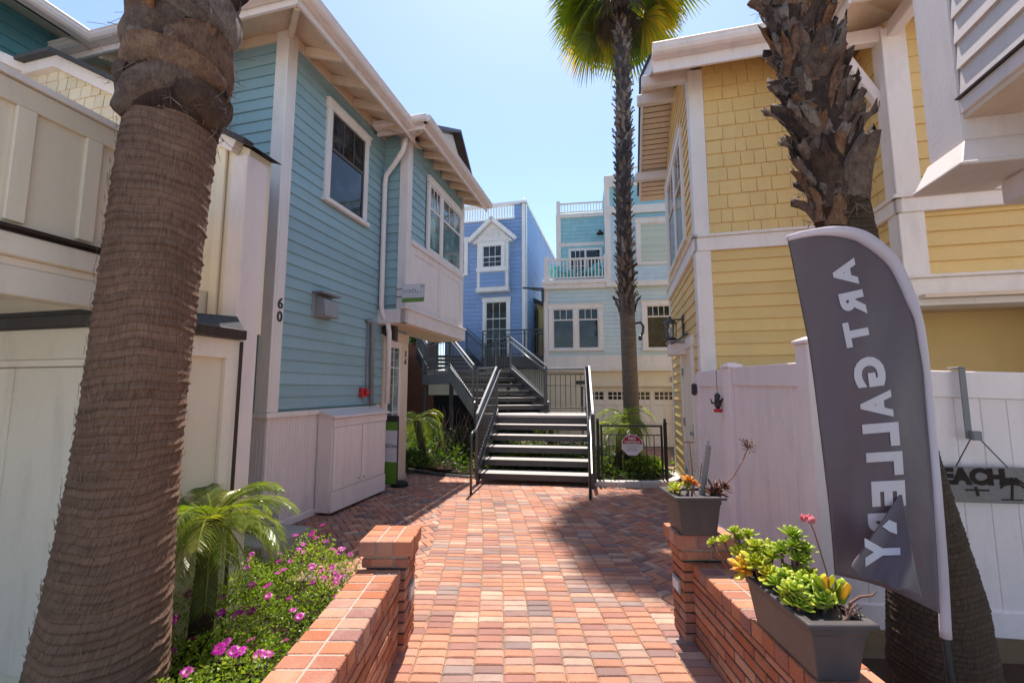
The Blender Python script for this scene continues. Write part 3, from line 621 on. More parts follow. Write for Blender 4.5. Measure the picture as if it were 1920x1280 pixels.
# pavement sign behind the cabinet
t = thing('pavement_sign', 'tall grey and green roller sign standing behind the utility cabinet', 'sign', 'g', (-3.45, 6.62, 0))
PS = plane('y', 6.55, -1)
mb = MB(); mb.pbox(PS, -3.83, -3.53, .06, 1.16, -.03, .0); 
mb.build('sign_panel', M['black'], t, bevel=.02)
mb = MB(); mb.pbox(PS, -3.81, -3.55, .42, .92, .0005, .003); mb.build('white_field', M['signwhite'], t)
mb = MB(); mb.pbox(PS, -3.81, -3.55, .92, 1.06, .0005, .003); mb.pbox(PS, -3.81, -3.55, .08, .42, .0005, .003); each(mb, 'green_field', M['green'], t)
mb = MB(); put_text(mb, 'IIIDOm', .085, PS, -3.68, .67, .004, ext=.001, bold=.001); mb.build('lettering', M['ink'], t)
mb = MB(); mb.lathe([(0,.0),(.14,.0),(.145,.03),(.12,.07),(.06,.09),(0,.09)], (-3.60,6.76,0), 16); mb.build('sign_base', M['rubber'], t, smooth=True)
# concrete steps and mat at the house front
mb = MB(); mb.box(-5.0,-3.58,3.74,4.1,.17,.36); mb.box(-5.0,-3.18,3.46,4.1,0,.17); mb.box(-5.0,-4.1,3.9,4.1,.36,.54)
single(mb, 'concrete_steps', M['conc'], 'grey concrete steps rising at the front corner of the teal house', 'steps', 'g', (-4.2,3.7,0), bevel=.012)
mb = MB(); mb.box(-3.6,-2.86,3.02,3.40,.012,.026); single(mb, 'door_mat', M['rubber'], 'black rubber mat lying at the foot of the concrete steps', 'mat', 'g', (-3.4,3.2,0), bevel=.006)
# ================= cream board house at far left =================
CRM = thing('cream_building', 'cream board and batten building filling the left edge behind the big palm', 'house', 'g', (-2.56, 1.0, 0))
CX = plane('x', -2.56, 1); CE = plane('y', 2.56, 1)
mb = MB(); mb.pbox(CX, -1.5, 1.85, 2.30, 2.98, -.1, 0); mb.box(-4.6,-2.66,-1.5,1.85,2.2,2.98); mb.build('panel_wall', M['cream'], CRM)
mb = MB()
for u in (-.6,.15,.78,1.22,1.48,1.74): mb.pbox(CX, u, u+.07, 2.32, 2.84, 0, .022)
mb.pbox(CX, -1.5, 1.86, 2.84, 2.94, 0, .02)
mb.build('batten', M['cream'], CRM, bevel=.004)
mb = MB(); mb.hexa([(-2.7,-1.5,2.945),(-2.525,-1.5,2.945),(-2.525,1.88,2.945),(-2.7,1.88,2.945),(-2.7,-1.5,2.985),(-2.525,-1.5,2.975),(-2.525,1.88,2.975),(-2.7,1.88,2.985)]); mb.build('top_cap', M['white'], CRM)
mb = MB(); mb.pbox(CX, -1.5, 1.85, 2.27, 2.31, -.1, .012); mb.pbox(CX, -1.5, 1.85, 2.285, 2.29, -.1, .05); mb.build('drip_edge', M['flash'], CRM)
mb = MB(); mb.pbox(CX, -1.5, 1.85, 2.17, 2.27, -.1, .03); mb.pbox(CX, -1.5, 1.85, 2.0, 2.13, -.1, .012); mb.pbox(CX, -1.5, 1.85, 2.13, 2.17, -.1, .004); mb.build('belt_beam', M['cream2'], CRM, bevel=.006)
mb = MB(); mb.box(-4.6,-2.9,2.1,2.5,1.2,2.3); mb.build('recess_wall', M['cream'], CRM)
mb = MB(); mb.box(-2.74,-2.60,2.47,2.66,0,3.30); ep = mb.build('end_post', M['lav'], CRM, bevel=.006)
mb = MB(); mb.box(-4.7,-2.74,2.52,2.64,0,3.2); mb.build('end_wall', M['cream'], CRM)
# shingled gable behind the cream parapet
GY = plane('y', 2.50, -1)
GW = thing('gabled_end', 'small cream gable with shingles over battens and a dark roof edge, behind the big palm', 'gable', 'g', (-3.4, 2.5, 2.2))
PKX, PKZ = -4.66, 4.45
GSL = (PKZ - 3.33)/(PKX + 2.57)
def gz(x): return PKZ + GSL*(x-PKX) if x > PKX else PKZ
def glim(z): return (-5.09, min(-3.15, PKX + (PKZ-z)/(-GSL)))
mb = MB(); shingles(mb, GY, -5, -2, 2.9, PKZ-.05, e=.115, wmin=.10, wmax=.16, lim=glim, t=.012); mb.build('gable_wall', M['crshing'], GW)
mb = MB(); mb.prism([(-6.5,2.505,2.0),(-2.62,2.505,2.0),(-2.62,2.505,gz(-2.62)),(PKX,2.505,PKZ),(-5.09,2.505,gz(-5.09)),(-6.5,2.505,gz(-5.09))], (0,.2,0)); mb.build('panel_wall', M['cream'], GW)
for u in (-3.15,-2.88):
    mb = MB(); z = gz(u+.03)-.1; mb.pbox(GY, u, u+.07, 2.0, z, 0, .022); mb.build('batten', M['cream'], GW, bevel=.004)
mb = MB(); mb.bar((PKX-.02,2.47,PKZ-.035),(-2.70,2.47,gz(-2.70)-.035),.06,.10); mb.bar((PKX+.02,2.469,PKZ-.035),(-5.09,2.469,gz(-5.09)-.035),.06,.10); mb.bar((-5.09,2.46,gz(-5.09)-.02),(-6.0,1.0,gz(-5.09)+.28),.06,.09); each(mb, 'barge_board', M['lav'], GW)
mb = MB(); d = .03
mb.add([(PKX,2.42,PKZ+d),(-2.55,2.42,gz(-2.55)+d),(-2.55,2.75,gz(-2.55)+d),(PKX,4.1,PKZ+d),(-5.09,2.42,gz(-5.09)+d),(-5.09,4.1,gz(-5.09)+d)], [(0,1,2,3),(0,3,5,4)])
mb.add([(-5.09,2.42,gz(-5.09)+d),(-6.7,-1,gz(-5.09)+.3),(-6.7,-1,4.9),(-6.7,3.6,4.9),(-5.09,4.1,gz(-5.09)+d)], [(0,4,3,2,1)])
mb.bar((PKX,2.42,PKZ+d),(-2.55,2.42,gz(-2.55)+d),.08,.035); mb.bar((PKX,2.42,PKZ+d),(-5.09,2.42,gz(-5.09)+d),.08,.035)
mb.build('dark_roof', M['roof'], GW)
# shed
SHD = thing('garden_shed', 'low cream shed with a dark roof edge and double doors by the big palm', 'shed', 'g', (-3.2, 2.0, 0))
SF = plane('y', 1.75, -1); SR = plane('x', -2.56, 1)
mb = MB(); mb.box(-5.5,-2.58,1.77,2.45,0,1.92); mb.build('shed_wall', M['cream'], SHD)
mb = MB(); mb.pbox(SF, -5.5, -2.55, 1.76, 1.93, -.02, .03); mb.pbox(SF, -5.5, -2.56, 1.72, 1.76, -.02, .015); mb.pbox(SF, -2.72, -2.555, .05, 1.72, -.02, .025)
mb.pbox(SR, 1.73, 2.45, 1.80, 1.93, -.02, .012); mb.pbox(SR, 2.36, 2.45, 0, 1.80, -.02, .012); mb.pbox(SR, 1.73, 1.88, 0, 1.80, -.02, .0118); mb.build('shed_trim', M['cream2'], SHD, bevel=.004)
for a, b in ((-3.98,-3.36),(-3.352,-2.735)):
    mb = MB(); mb.pbox(SF, a, b, .12, 1.715, -.02, .012); d_ = mb.build('shed_door', M['cream2'], SHD, bevel=.004)
    if a < -3.5:
        mb = MB(); mb.tube([SF(b-.07,.86,.012), SF(b-.07,.86,.05), SF(b-.07,.86,.055)], [.012,.03,.02], 10); mb.build('door_knob', M['black'], d_, smooth=True)
mb = MB(); mb.box(-5.5,-2.50,1.69,2.47,1.93,2.00); rf = mb.build('shed_roof', M['flash'], SHD, bevel=.006)
mb = MB(); mb.hexa([(-5.5,1.71,2.001),(-2.53,1.71,2.001),(-2.53,2.47,2.001),(-5.5,2.47,2.001),(-5.5,1.71,2.03),(-2.53,1.71,2.03),(-2.6,2.47,2.10),(-5.5,2.47,2.10)]); mb.build('roofing_felt', M['roof'], rf)
mb = MB(); mb.tube([(-2.535,2.46,0),(-2.535,2.46,1.92)], .012, 6); mb.build('corner_gap', M['flash'], SHD)
# ================= yellow house (right) =================
YH = thing('shingle_house', 'yellow house with shingles above and clapboards below, behind the white fence', 'house', 'g', (.95, 5.65, 0))
YX = plane('x', .95, -1); YF = plane('y', 5.65, -1)
mb = MB(); shingles(mb, YF, 1.1, 2.66, 3.44, 5.75, e=.178); mb.build('shingle_wall', M['yshing'], YH)
mb = MB(); laps(mb, YF, 1.1, 2.66, .1, 3.27); mb.build('clapboard_wall', M['yellow'], YH)
def ylim(z):
    d = max(0, (6.55 - z)/.6); return (max(5.78, 7.15-d), min(8.72, 7.15+d))
mb = MB(); laps(mb, YX, 5.78, 8.72, .1, 3.27); laps(mb, YX, 5.78, 8.72, 3.44, 6.5, lim=ylim)
mb.poly([YX(5.66,3.2,.0), YX(8.74,3.2,.0), YX(8.74,5.58,.0), YX(7.15,6.53,.0), YX(5.66,5.62,.0)], .5)
mb.build('side_clapboard_wall', M['yellow'], YH)
mb = MB(); mb.box(.97, 2.7, 5.67, 8.7, 0, 5.6); mb.box(2.6, 6, 5.67, 8.7, 0, 5.6); mb.build('wall_core', M['yellow'], YH)
mb = MB()
mb.pbox(YX, 5.62, 5.78, .05, 5.66, 0, .03); mb.pbox(YF, .92, 1.10, .05, 5.66, 0, .032); mb.pbox(YX, 8.62, 8.76, .05, 5.6, 0, .03)
each(mb, 'corner_board', M['white'], YH, bevel=.006)
mb = MB(); mb.pbox(YF, .90, 2.62, 3.27, 3.44, 0, .045); mb.pbox(YF, .88, 2.62, 3.44, 3.475, 0, .07); mb.pbox(YX, 5.605, 8.78, 3.27, 3.44, 0, .046); mb.pbox(YX, 5.58, 8.8, 3.44, 3.475, 0, .071)
mb.build('band_board', M['white'], YH, bevel=.005)
window(YH, YX, 6.35, 8.35, 3.72, 5.35, trim=.10, cols=2, up=.38, mull=(7.3,), sash='white', sill=False)
# roof with open rake and outlookers
rk = .47
def rl(y, off=0): return 6.62 - abs(y - 7.15)*.6 + off
mb = MB(); ys = [5.2, 7.15, 9.1]
mb.add([(x,y,rl(y)) for y in ys for x in (rk, 8)], [(0,2,3,1),(2,4,5,3)], .5); mb.build('soffit', M['soffit'], YH)
mb = MB(); mb.add([(x,y,rl(y,.16)) for y in ys for x in (rk-.02, 8)], [(0,1,3,2),(2,3,5,4)]); mb.build('roof', M['roof'], YH)
mb = MB(); mb.bar((rk,5.17,rl(5.2)+.06),(rk,7.17,rl(7.15)+.075),.035,.17,up=(0,-.5,1)); mb.bar((rk,9.13,rl(9.1)+.06),(rk,7.13,rl(7.15)+.075),.035,.17,up=(0,.5,1)); each(mb, 'barge_board', M['lav'], YH)
mb = MB(); mb.bar((rk-.022,5.15,rl(5.2)+.15),(rk-.022,7.17,rl(7.15)+.165),.06,.02,up=(0,-.5,1)); mb.bar((rk-.022,9.15,rl(9.1)+.15),(rk-.022,7.13,rl(7.15)+.165),.06,.02,up=(0,.5,1)); each(mb, 'roof_edge', M['roof'], YH)
mb = MB(); mb.bar((.47,5.19,rl(5.2)+.04),(2.9,5.19,rl(5.2)+.04),.03,.20); mb.build('fascia', M['lav'], YH)
mb = MB(); gutter(mb, (.46,5.09,rl(5.2)+.13), (2.9,5.09,rl(5.2)+.13), .085); mb.build('gutter', M['lav'], YH, fix=True)
for yy in (5.72, 6.98, 8.52):
    mb = MB(); z = rl(yy) - (.26 if yy == 6.98 else .10); mb.bar((.36,yy,z),(.98,yy,z),.11,.17); mb.build('outlooker', M['lav'], YH, bevel=.02)
mb = MB(); x = 9
y = 7.2
while y < 9.05: mb.bar((rk+.02,y,rl(y)-.004),(.95,y,rl(y)-.004),.008,.008); y += .085
mb.build('soffit_joint_line', M['flash'], YH)
# side door
mb = MB(); mb.pbox(YX, 6.15, 6.29, 0, 2.16, 0, .04); mb.pbox(YX, 7.2, 7.36, 0, 2.16, 0, .04); mb.pbox(YX, 6.1, 7.4, 2.16, 2.30, 0, .045); sd = mb.build('side_door', M['white'], YH, bevel=.005)
mb = MB(); mb.pbox(YX, 6.29, 7.2, .03, 2.16, .0, .022); lf = mb.build('door_leaf', M['cream'], sd, bevel=.004)
mb = MB(); mb.tube([YX(6.4,1.0,.022), YX(6.4,1.0,.07)], .025, 10); mb.pbox(YX, 6.36,6.44,.92,1.12,.022,.028); mb.build('door_handle', M['grey'], lf)
mb = MB();
for z in (.35, 1.1, 1.85): mb.pbox(YX, 7.17, 7.23, z-.06, z+.06, .022, .046)
each(mb, 'hinge', M['grey'], lf)
# wing on the right
WXp = plane('x', 2.65, -1); WF = plane('y', 4.85, -1)
mb = MB(); shingles(mb, WXp, 5.0, 5.63, 3.44, 5.3, e=.178); shingles(mb, WF, 2.83, 5.2, 3.44, 5.3, e=.178); wng = mb.build('wing_shingle_wall', M['yshing'], YH)
mb = MB(); laps(mb, WXp, 5.0, 5.63, 2.62, 3.27); laps(mb, WF, 2.83, 5.2, 2.64, 3.27); mb.build('wing_clapboard', M['yellow'], wng)
mb = MB(); mb.box(2.68, 6, 4.88, 5.66, 2.45, 5.3); mb.build('wing_core', M['yellow'], wng)
mb = MB(); mb.pbox(WXp, 4.83, 5.0, 2.62, 5.2, 0, .03); mb.pbox(WF, 2.62, 2.83, 2.62, 5.2, 0, .032)
mb.pbox(WF, 2.6, 5.2, 3.27, 3.41, 0, .05); mb.pbox(WF, 2.58, 5.2, 3.41, 3.45, 0, .075); mb.pbox(WXp, 4.8, 5.6, 3.27, 3.41, 0, .05); mb.pbox(WXp, 4.78, 5.6, 3.41, 3.45, 0, .076)
mb.pbox(WF, 2.6, 5.4, 2.36, 2.62, -.2, .06); mb.pbox(WF, 2.58, 5.4, 2.62, 2.65, -.02, .085); mb.pbox(WXp, 4.79, 5.62, 2.36, 2.62, 0, .06)
mb.build('wing_trim', M['white'], wng, bevel=.006)
mb = MB(); mb.box(2.7, 5.4, 4.7, 6.4, 2.42, 2.455); mb.build('porch_ceiling', M['soffit'], wng)
RW = plane('y', 5.95, -1)
mb = MB(); laps(mb, RW, 2.4, 4.15, 1.2, 2.45, e=.16); mb.build('porch_clapboard', M['yellow'], wng)
mb = MB(); mb.pbox(RW, 2.4, 5.4, .0, 1.66, -.02, .05); mb.pbox(RW, 4.15, 4.34, 1.66, 2.45, -.02, .05); mb.box(4.34,4.5,4.9,5.95,0,2.45); mb.build('porch_trim', M['white'], wng)
mb = MB(); wz = 5.22
mb.add([(2.15,4.35,wz),(2.15,5.3,wz),(5.5,4.35,wz),(3.4,5.6,wz+.55),(5.5,5.6,wz+.55)], [(0,3,1),(0,2,4,3)], .5); mb.build('wing_soffit', M['soffit'], wng)
mb = MB(); mb.add([(2.12,4.32,wz+.12),(2.12,5.4,wz+.12),(5.5,4.32,wz+.12),(3.4,5.6,wz+.67),(5.5,5.6,wz+.67)], [(0,1,3),(0,3,4,2)]); mb.build('wing_roof', M['roof'], wng)
mb = MB(); gutter(mb, (2.06,5.0,wz+.06),(2.06,4.26,wz+.06),.08) ; gutter(mb, (2.06,4.26,wz+.06),(5.4,4.26,wz+.06),.08); mb.bar((2.15,4.35,wz+.02),(2.15,5.25,wz+.02),.03,.17); mb.bar((2.165,4.35,wz+.02),(5.4,4.35,wz+.02),.03,.17); mb.build('wing_gutter', M['lav'], wng, fix=True)
mb = MB(); mb.bar((2.2,4.9,wz-.05),(2.66,4.9,wz-.05),.10,.15); mb.bar((2.28,4.92,wz-.1),(2.64,4.96,wz-.75),.08,.09); mb.bar((2.72,4.4,wz-.05),(2.72,4.85,wz-.05),.10,.15); mb.bar((2.15,5.3,wz-.08),(2.66,5.3,wz-.08),.05,.12); mb.build('eave_bracket', M['lav'], wng, bevel=.008)
# metal leaf ornament on the porch wall
t = thing('wall_ornament', 'dark metal leaf shaped ornament on the shaded yellow porch wall', 'ornament', 'g', (3.2, 5.9, 2.0))
mb = MB(); pts = []; c0, zc = 3.02, 2.02
pts = [RW(c0+.55*i/10, zc + .045*sin(pi*min(1,i/10))*(1.3-i/10*.8), .03) for i in range(11)] + [RW(c0+.55*i/10, zc - .05*sin(pi*min(1,i/10))*(1.3-i/10*.8), .03) for i in range(9,0,-1)]
mb.prism(pts, Vector(RW(0,0,.012)) - Vector(RW(0,0,0))); mb.build('leaf_blade', M['black'], t, fix=True)
mb = MB(); mb.tube([RW(c0,zc,.045), RW(c0+.56,zc,.045)], .006, 6)
for i in range(1,9):
    u = c0+.055*i; mb.tube([RW(u,zc,.044), RW(u+.04,zc+.03,.044)], .003, 4); mb.tube([RW(u,zc,.044), RW(u+.04,zc-.03,.044)], .003, 4)
mb.build('leaf_rib', M['grey'], t)
# wall lantern and the small box under it
t = thing('wall_lantern', 'black glass lantern on a bracket at the corner of the yellow house', 'lantern', 'g', (.85, 7.3, 2.4))
lx, ly = .74, 7.0
mb = MB(); mb.bar((.95,ly,2.66),(.93,ly,2.42),.09,.03,up=(1,0,0)); mb.box(.915,.935,ly-.05,ly+.05,2.38,2.70); mb.bar((.93,ly,2.64),(lx,ly,2.64),.022,.022)
mb.lathe([(0,2.70),(.02,2.69),(.03,2.66),(.035,2.65),(.10,2.60),(.105,2.585),(0,2.585)], (lx,ly,0), 8); mb.lathe([(0,2.325),(.085,2.325),(.095,2.345),(.085,2.36),(0,2.36)], (lx,ly,0), 8)
for k in range(6):
    a = k*pi/3; mb.bar((lx+.08*cos(a),ly+.08*sin(a),2.355),(lx+.092*cos(a),ly+.092*sin(a),2.59),.012)
mb.build('lantern_frame', M['black'], t)
mb = MB(); mb.lathe([(.072,2.36),(.082,2.585)], (lx,ly,0), 6); mb.build('lantern_glass', M['clear'], t)
mb = MB(); mb.lathe([(0,2.36),(.018,2.37),(.018,2.44),(.028,2.47),(.02,2.52),(0,2.53)], (lx,ly,0), 8); mb.build('bulb', M['signwhite'], t, smooth=True)
t = thing('door_hood_box', 'small weathered white box under the black lantern, above the side door', 'box', 'g', (.85, 6.9, 2.1))
mb = MB(); mb.box(.70,.945,6.75,7.1,2.09,2.27); mb.build('box_body', M['lav'], t, bevel=.012)
mb = MB(); mb.box(.68,.945,6.72,7.13,2.27,2.30); mb.build('box_lid', M['grey'], t, bevel=.004)
mb = MB(); mb.bar((.9,6.35,2.34),(.72,6.75,2.25),.03,.015); mb.build('stay_bar', M['black'], t)
# ================= near building corner at top right =================
NB = thing('overhanging_house', 'pinkish white clapboard corner overhanging at the top right edge', 'house', 'g', (1.8, 2.5, 0))
NX = plane('x', 1.8, -1)
mb = MB(); laps(mb, NX, -1.5, 2.68, 3.14, 5.2, e=.148, t=.02); mb.build('clapboard_wall', M['siding'], NB)
mb = MB(); mb.box(1.83, 5, -1.5, 2.68, 3.06, 5.2); mb.build('wall_core', M['siding'], NB)
mb = MB(); mb.pbox(NX, -1.5, 2.7, 3.05, 3.13, -.02, .012); mb.build('bottom_trim', M['lav'], NB, bevel=.004)
mb = MB(); mb.pbox(NX, -1.5, 2.7, 3.13, 3.138, 0, .03); mb.build('flashing_strip', M['flash'], NB)
mb = MB(); mb.box(1.80, 5, -1.5, 2.72, 3.02, 3.05); mb.build('soffit', M['soffit'], NB)
mb = MB(); mb.box(1.79, 2.06, 2.70, 2.97, 2.90, 5.2); pp = mb.build('corner_post', M['lav'], NB, bevel=.008)
mb = MB(); a, b = .0, .055
mb.hexa([(1.79-b,2.70-b,2.765),(2.06+b,2.70-b,2.765),(2.06+b,2.97+b,2.765),(1.79-b,2.97+b,2.765),(1.785,2.695,2.90),(2.065,2.695,2.90),(2.065,2.975,2.90),(1.785,2.975,2.90)])
mb.box(1.79-b-.008,2.06+b+.008,2.70-b-.008,2.97+b+.008,2.745,2.765)
mb.build('post_flare', M['lav'], pp, bevel=.006)
mb = MB(); mb.box(2.1,2.5,2.1,2.72,2.86,3.02); mb.build('recess_shade_block', M['pipe'], NB)  # solid grey block stands in for the shade of a recess
mb = MB(); mb.box(2.06, 5, 2.2, 2.9, 2.60, 2.735); mb.build('beam', M['lav'], NB, bevel=.01)
t = thing('floodlight', 'small pale twin floodlight under the flared post at the top right', 'lamp', 'g', (2.1, 2.45, 2.6))
mb = MB(); mb.hexa([(1.98,2.34,2.57),(2.2,2.3,2.57),(2.2,2.46,2.57),(1.98,2.44,2.57),(2.10,2.34,2.67),(2.2,2.3,2.69),(2.2,2.46,2.69),(2.10,2.44,2.67)]); mb.build('lamp_head', M['lav'], t, bevel=.008)
mb = MB(); mb.lathe([(0,-.03),(.02,-.025),(.03,0),(.02,.025),(0,.03)], (1.985,2.38,2.585), 10); mb.build('lamp_lens', M['signwhite'], t, smooth=True)
# ================= white vinyl fence =================
def fence_panel(t, a, b, za, zb, z0=.05):
    a = Vector((a[0],a[1],0)); b = Vector((b[0],b[1],0)); d = (b-a).normalized(); n = Vector((d.y,-d.x,0)); L = (b-a).length
    if n.y > 0 or (abs(n.y) < .3 and n.x > 0): n = -n
    P = lambda u, z, o: tuple(a + d*u + n*o + Vector((0,0,z)))
    m = MB(); zt = lambda u: za + (zb-za)*u/L
    k = max(1, round(L/.15)); wd = L/k
    for i in range(k):
        u0, u1 = i*wd+.003, (i+1)*wd-.003; z1 = min(zt(u0), zt(u1)) - .1
        m.hexa([P(u0,z0,-.01),P(u1,z0,-.01),P(u1,z0,.01),P(u0,z0,.01),P(u0,z1,-.01),P(u1,z1,-.01),P(u1,z1,.01),P(u0,z1,.01)])
    m.hexa([P(0,z0,-.006),P(L,z0,-.006),P(L,z0,.006),P(0,z0,.006),P(0,za-.1,-.006),P(L,zb-.1,-.006),P(L,zb-.1,.006),P(0,za-.1,.006)])
    pn = m.build('fence_panel', M['vinyl'], t, bevel=.002)
    m = MB()
    for f0, f1 in ((-.17, 0),): m.hexa([P(0,za+f0,-.025),P(L,zb+f0,-.025),P(L,zb+f0,.025),P(0,za+f0,.025),P(0,za+f1,-.025),P(L,zb+f1,-.025),P(L,zb+f1,.025),P(0,za+f1,.025)])
    m.hexa([P(0,z0,-.026),P(L,z0,-.026),P(L,z0,.026),P(0,z0,.026),P(0,z0+.15,-.026),P(L,z0+.15,-.026),P(L,z0+.15,.026),P(0,z0+.15,.026)])
    each(m, 'fence_rail', M['vinyl'], pn, bevel=.005)
    return P
def fence_post(t, x, y, h, s=.062, ang=0):
    m = MB(); m.box(x-s, x+s, y-s, y+s, 0, h); p = m.build('fence_post', M['vinyl'], t, bevel=.006)
    m = MB(); s2 = s+.012; m.box(x-s2, x+s2, y-s2, y+s2, h, h+.025); m.hexa([(x-s2,y-s2,h+.025),(x+s2,y-s2,h+.025),(x+s2,y+s2,h+.025),(x-s2,y+s2,h+.025),(x-.02,y-.02,h+.05),(x+.02,y-.02,h+.05),(x+.02,y+.02,h+.05),(x-.02,y+.02,h+.05)]); m.build('post_cap', M['vinyl'], p, bevel=.003)
VF = thing('vinyl_fence', 'white vinyl fence running from the gate post past the feather flag to the right edge', 'fence', 'w', (2.1, 3.4, 0))
fence_panel(VF, (2.115,4.17), (2.02,3.04), 1.80, 1.78)
fence_post(VF, 2.125, 4.24, 1.80); fence_post(VF, 2.02, 2.96, 1.90)
fence_panel(VF, (2.09,2.92), (4.4,2.60), 1.735, 1.66, z0=.12)
t = thing('fence_gate', 'white vinyl gate between the yellow house corner and the fence', 'gate', 'w', (2.2, 4.7, 0))
fence_panel(t, (2.20,5.16), (2.135,4.34), 1.79, 1.79)
mb = MB(); mb.box(2.085,2.175,4.31,4.40,.03,1.81); mb.box(2.16,2.25,5.10,5.19,.03,1.76); each(mb, 'gate_stile', M['vinyl'], t, bevel=.005)
mb = MB(); mb.box(2.10,2.16,5.12,5.17,1.52,1.66); mb.build('latch', M['black'], t, bevel=.02)
# hummingbird feeder on the gate
t = thing('bird_feeder', 'small black and red bird feeder hanging on the white gate', 'bird feeder', 'w', (2.06, 4.42, 1.3))
fx, fy = 2.05, 4.40
mb = MB(); mb.tube([(fx,fy,1.79),(fx,fy,1.54)], .003, 5); mb.build('hook_wire', M['black'], t)
mb = MB(); mb.lathe([(0,1.56),(.02,1.55),(.03,1.52),(.018,1.49),(.035,1.46),(.03,1.42),(.012,1.40),(0,1.40)], (fx,fy,0), 10)
for k in range(5): mb.tube([(fx,fy,1.45),(fx+.05*cos(k*1.3),fy+.05*sin(k*1.3),1.47+.02*sin(k*2)),(fx+.065*cos(k*1.3),fy+.065*sin(k*1.3),1.50)], [.012,.012,.004], 6)
mb.build('feeder_body', M['black'], t, smooth=True)
mb = MB(); mb.lathe([(0,1.365),(.035,1.365),(.042,1.38),(.035,1.40),(0,1.40)], (fx,fy,0), 12); mb.build('red_base', M['red'], t, smooth=True)
# beach sign on its hook
t = thing('beach_sign', 'grey wooden plank sign reading BEACH with painted marks, hung on the right fence', 'sign', 'w', (2.9, 2.68, .9))
def bp(u, z, o):
    u += .015; return (u, 2.80 - (u-2.7)*.135 - o, z)
mb = MB(); mb.pbox(bp, 2.60, 3.16, .915, 1.125, .035, .06); mb.build('plank', M['wood'], t, bevel=.004)
mb = MB()
put_text(mb, 'BEACH', .125, bp, 2.745, 1.065, .0615, bold=.008, ext=.0012, sx=1.05)
# plane-like cross mark and little palm
mb.pbox(bp, 2.735,2.86,.985,.995,.0602,.063); mb.bar(bp(2.80,.955,.0612),bp(2.79,1.01,.0612),.016,.003,up=(0,1,0)); mb.bar(bp(2.60,.965,.0612),bp(2.66,.95,.0612),.03,.003,up=(0,1,0))
mb.bar(bp(2.975,.94,.0612),bp(2.985,1.03,.0612),.014,.003,up=(0,1,0)); mb.pbox(bp, 2.92,3.03,.935,.942,.0602,.063)
for a in range(7):
    an = radians(-20 + a*36.7); c = bp(2.985,1.035,.0614); e1 = bp(2.985+.04*cos(an),1.04+.03*sin(an),.0614+.0001*a); e2 = bp(2.985+.07*cos(an),1.03+.035*sin(an)-.012,.0614+.0001*a); mb.bar(c,e1,.017,.0025,up=(0,1,0)); mb.bar(e1,e2,.011,.0025,up=(0,1,0))
mb.build('painted_mark', M['wooddark'], t)
mb = MB(); mb.tube([bp(2.70,1.115,.05),bp(2.80,1.29,.05)], .0035, 5); mb.tube([bp(2.99,1.115,.05),bp(2.845,1.30,.05)], .0035, 5); each(mb, 'cord', M['flash'], t)
t = thing('fence_hook', 'dark grey metal strap hook over the fence top above the BEACH sign', 'hook', 'w', (2.77, 2.75, 1.3))
mb = MB(); mb.pbox(bp, 2.79,2.83,1.29,1.735,.028,.036); mb.pbox(bp, 2.79,2.83,1.722,1.735,-.04,.036); mb.pbox(bp, 2.805,2.855,1.285,1.34,.036,.066); mb.build('strap', M['pipe'], t, bevel=.004)
# feather flag
# ================= blue house at the back =================
BH = thing('blue_house', 'tall cornflower blue house with a small gabled window bay behind the stairs', 'house', 'g', (-5, 16.6, 0))
BF = plane('y', 16.6, -1); BS = plane('x', -3.58, 1)
mb = MB(); laps(mb, BF, -6.95, -3.7, 2.3, 8.45, e=.17); laps(mb, BF, -4.05, -3.72, 8.45, 9.03, e=.17); mb.build('clapboard_wall', M['blue'], BH)
mb = MB(); laps(mb, BS, 16.6, 26, 0, 9.03, e=.17); mb.build('side_clapboard_wall', M['blue'], BH)
mb = MB(); mb.box(-6.95,-3.62,16.64,26,0,8.43); mb.box(-4.05,-3.62,16.64,17.0,8.4,9.02); mb.box(-3.75,-3.62,16.64,26,8.4,9.02); mb.build('wall_core', M['blue'], BH)
mb = MB(); mb.pbox(BF,-3.72,-3.55,2.6,9.05,0,.04); mb.pbox(BS,16.56,16.72,0,9.05,0,.04); mb.pbox(BF,-6.95,-3.52,9.03,9.13,-.15,.08); mb.pbox(BS,16.5,26,9.03,9.12,-.2,.06); mb.pbox(BF,-6.95,-4.02,8.42,8.48,-.05,.05)
mb.build('trim', M['white'], BH)
mb = MB(); x = -6.9
while x < -4.05: mb.box(x,x+.045,16.62,16.66,8.48,9.03); x += .115
mb.build('baluster', M['white'], BH)
mb = MB(); mb.lathe([(.05,9.13),(.05,9.16),(.02,9.18),(.05,9.22),(0,9.27)],(-3.64,16.62,0),8); mb.build('finial', M['white'], BH)
GBx0, GBx1 = -5.53, -4.24
mb = MB(); GP = plane('y', 16.35, -1)
mb.box(GBx0,GBx1,16.35,16.6,5.45,7.5); gb = mb.build('window_bay', M['white'], BH)
mb = MB(); laps(mb, GP, GBx0+.12, GBx1-.12, 5.62, 6.22, e=.16); mb.build('bay_clapboard', M['blue'], gb)
mb = MB(); mb.pbox(GP,GBx0-.03,GBx1+.03,5.42,5.58,-.25,.06); mb.pbox(GP,GBx0-.02,GBx1+.02,6.24,6.40,-.25,.05); mb.build('bay_sill', M['white'], gb)
mb = MB(); shingles(mb, GP, 0,0, 7.5,8.2, e=.11, wmin=.07, wmax=.12, lim=lambda z:(-4.9-(8.25-z)*.95,-4.9+(8.25-z)*.95)); mb.prism([(-5.75,16.36,7.45),(-4.05,16.36,7.45),(-4.9,16.36,8.28)],(0,.3,0)); mb.build('bay_gable', M['white'], gb)
mb = MB(); mb.bar((-5.88,16.28,7.50),(-4.86,16.28,8.42),.2,.15); mb.bar((-3.92,16.28,7.50),(-4.94,16.28,8.42),.2,.15); mb.build('bay_barge_board', M['white'], gb)
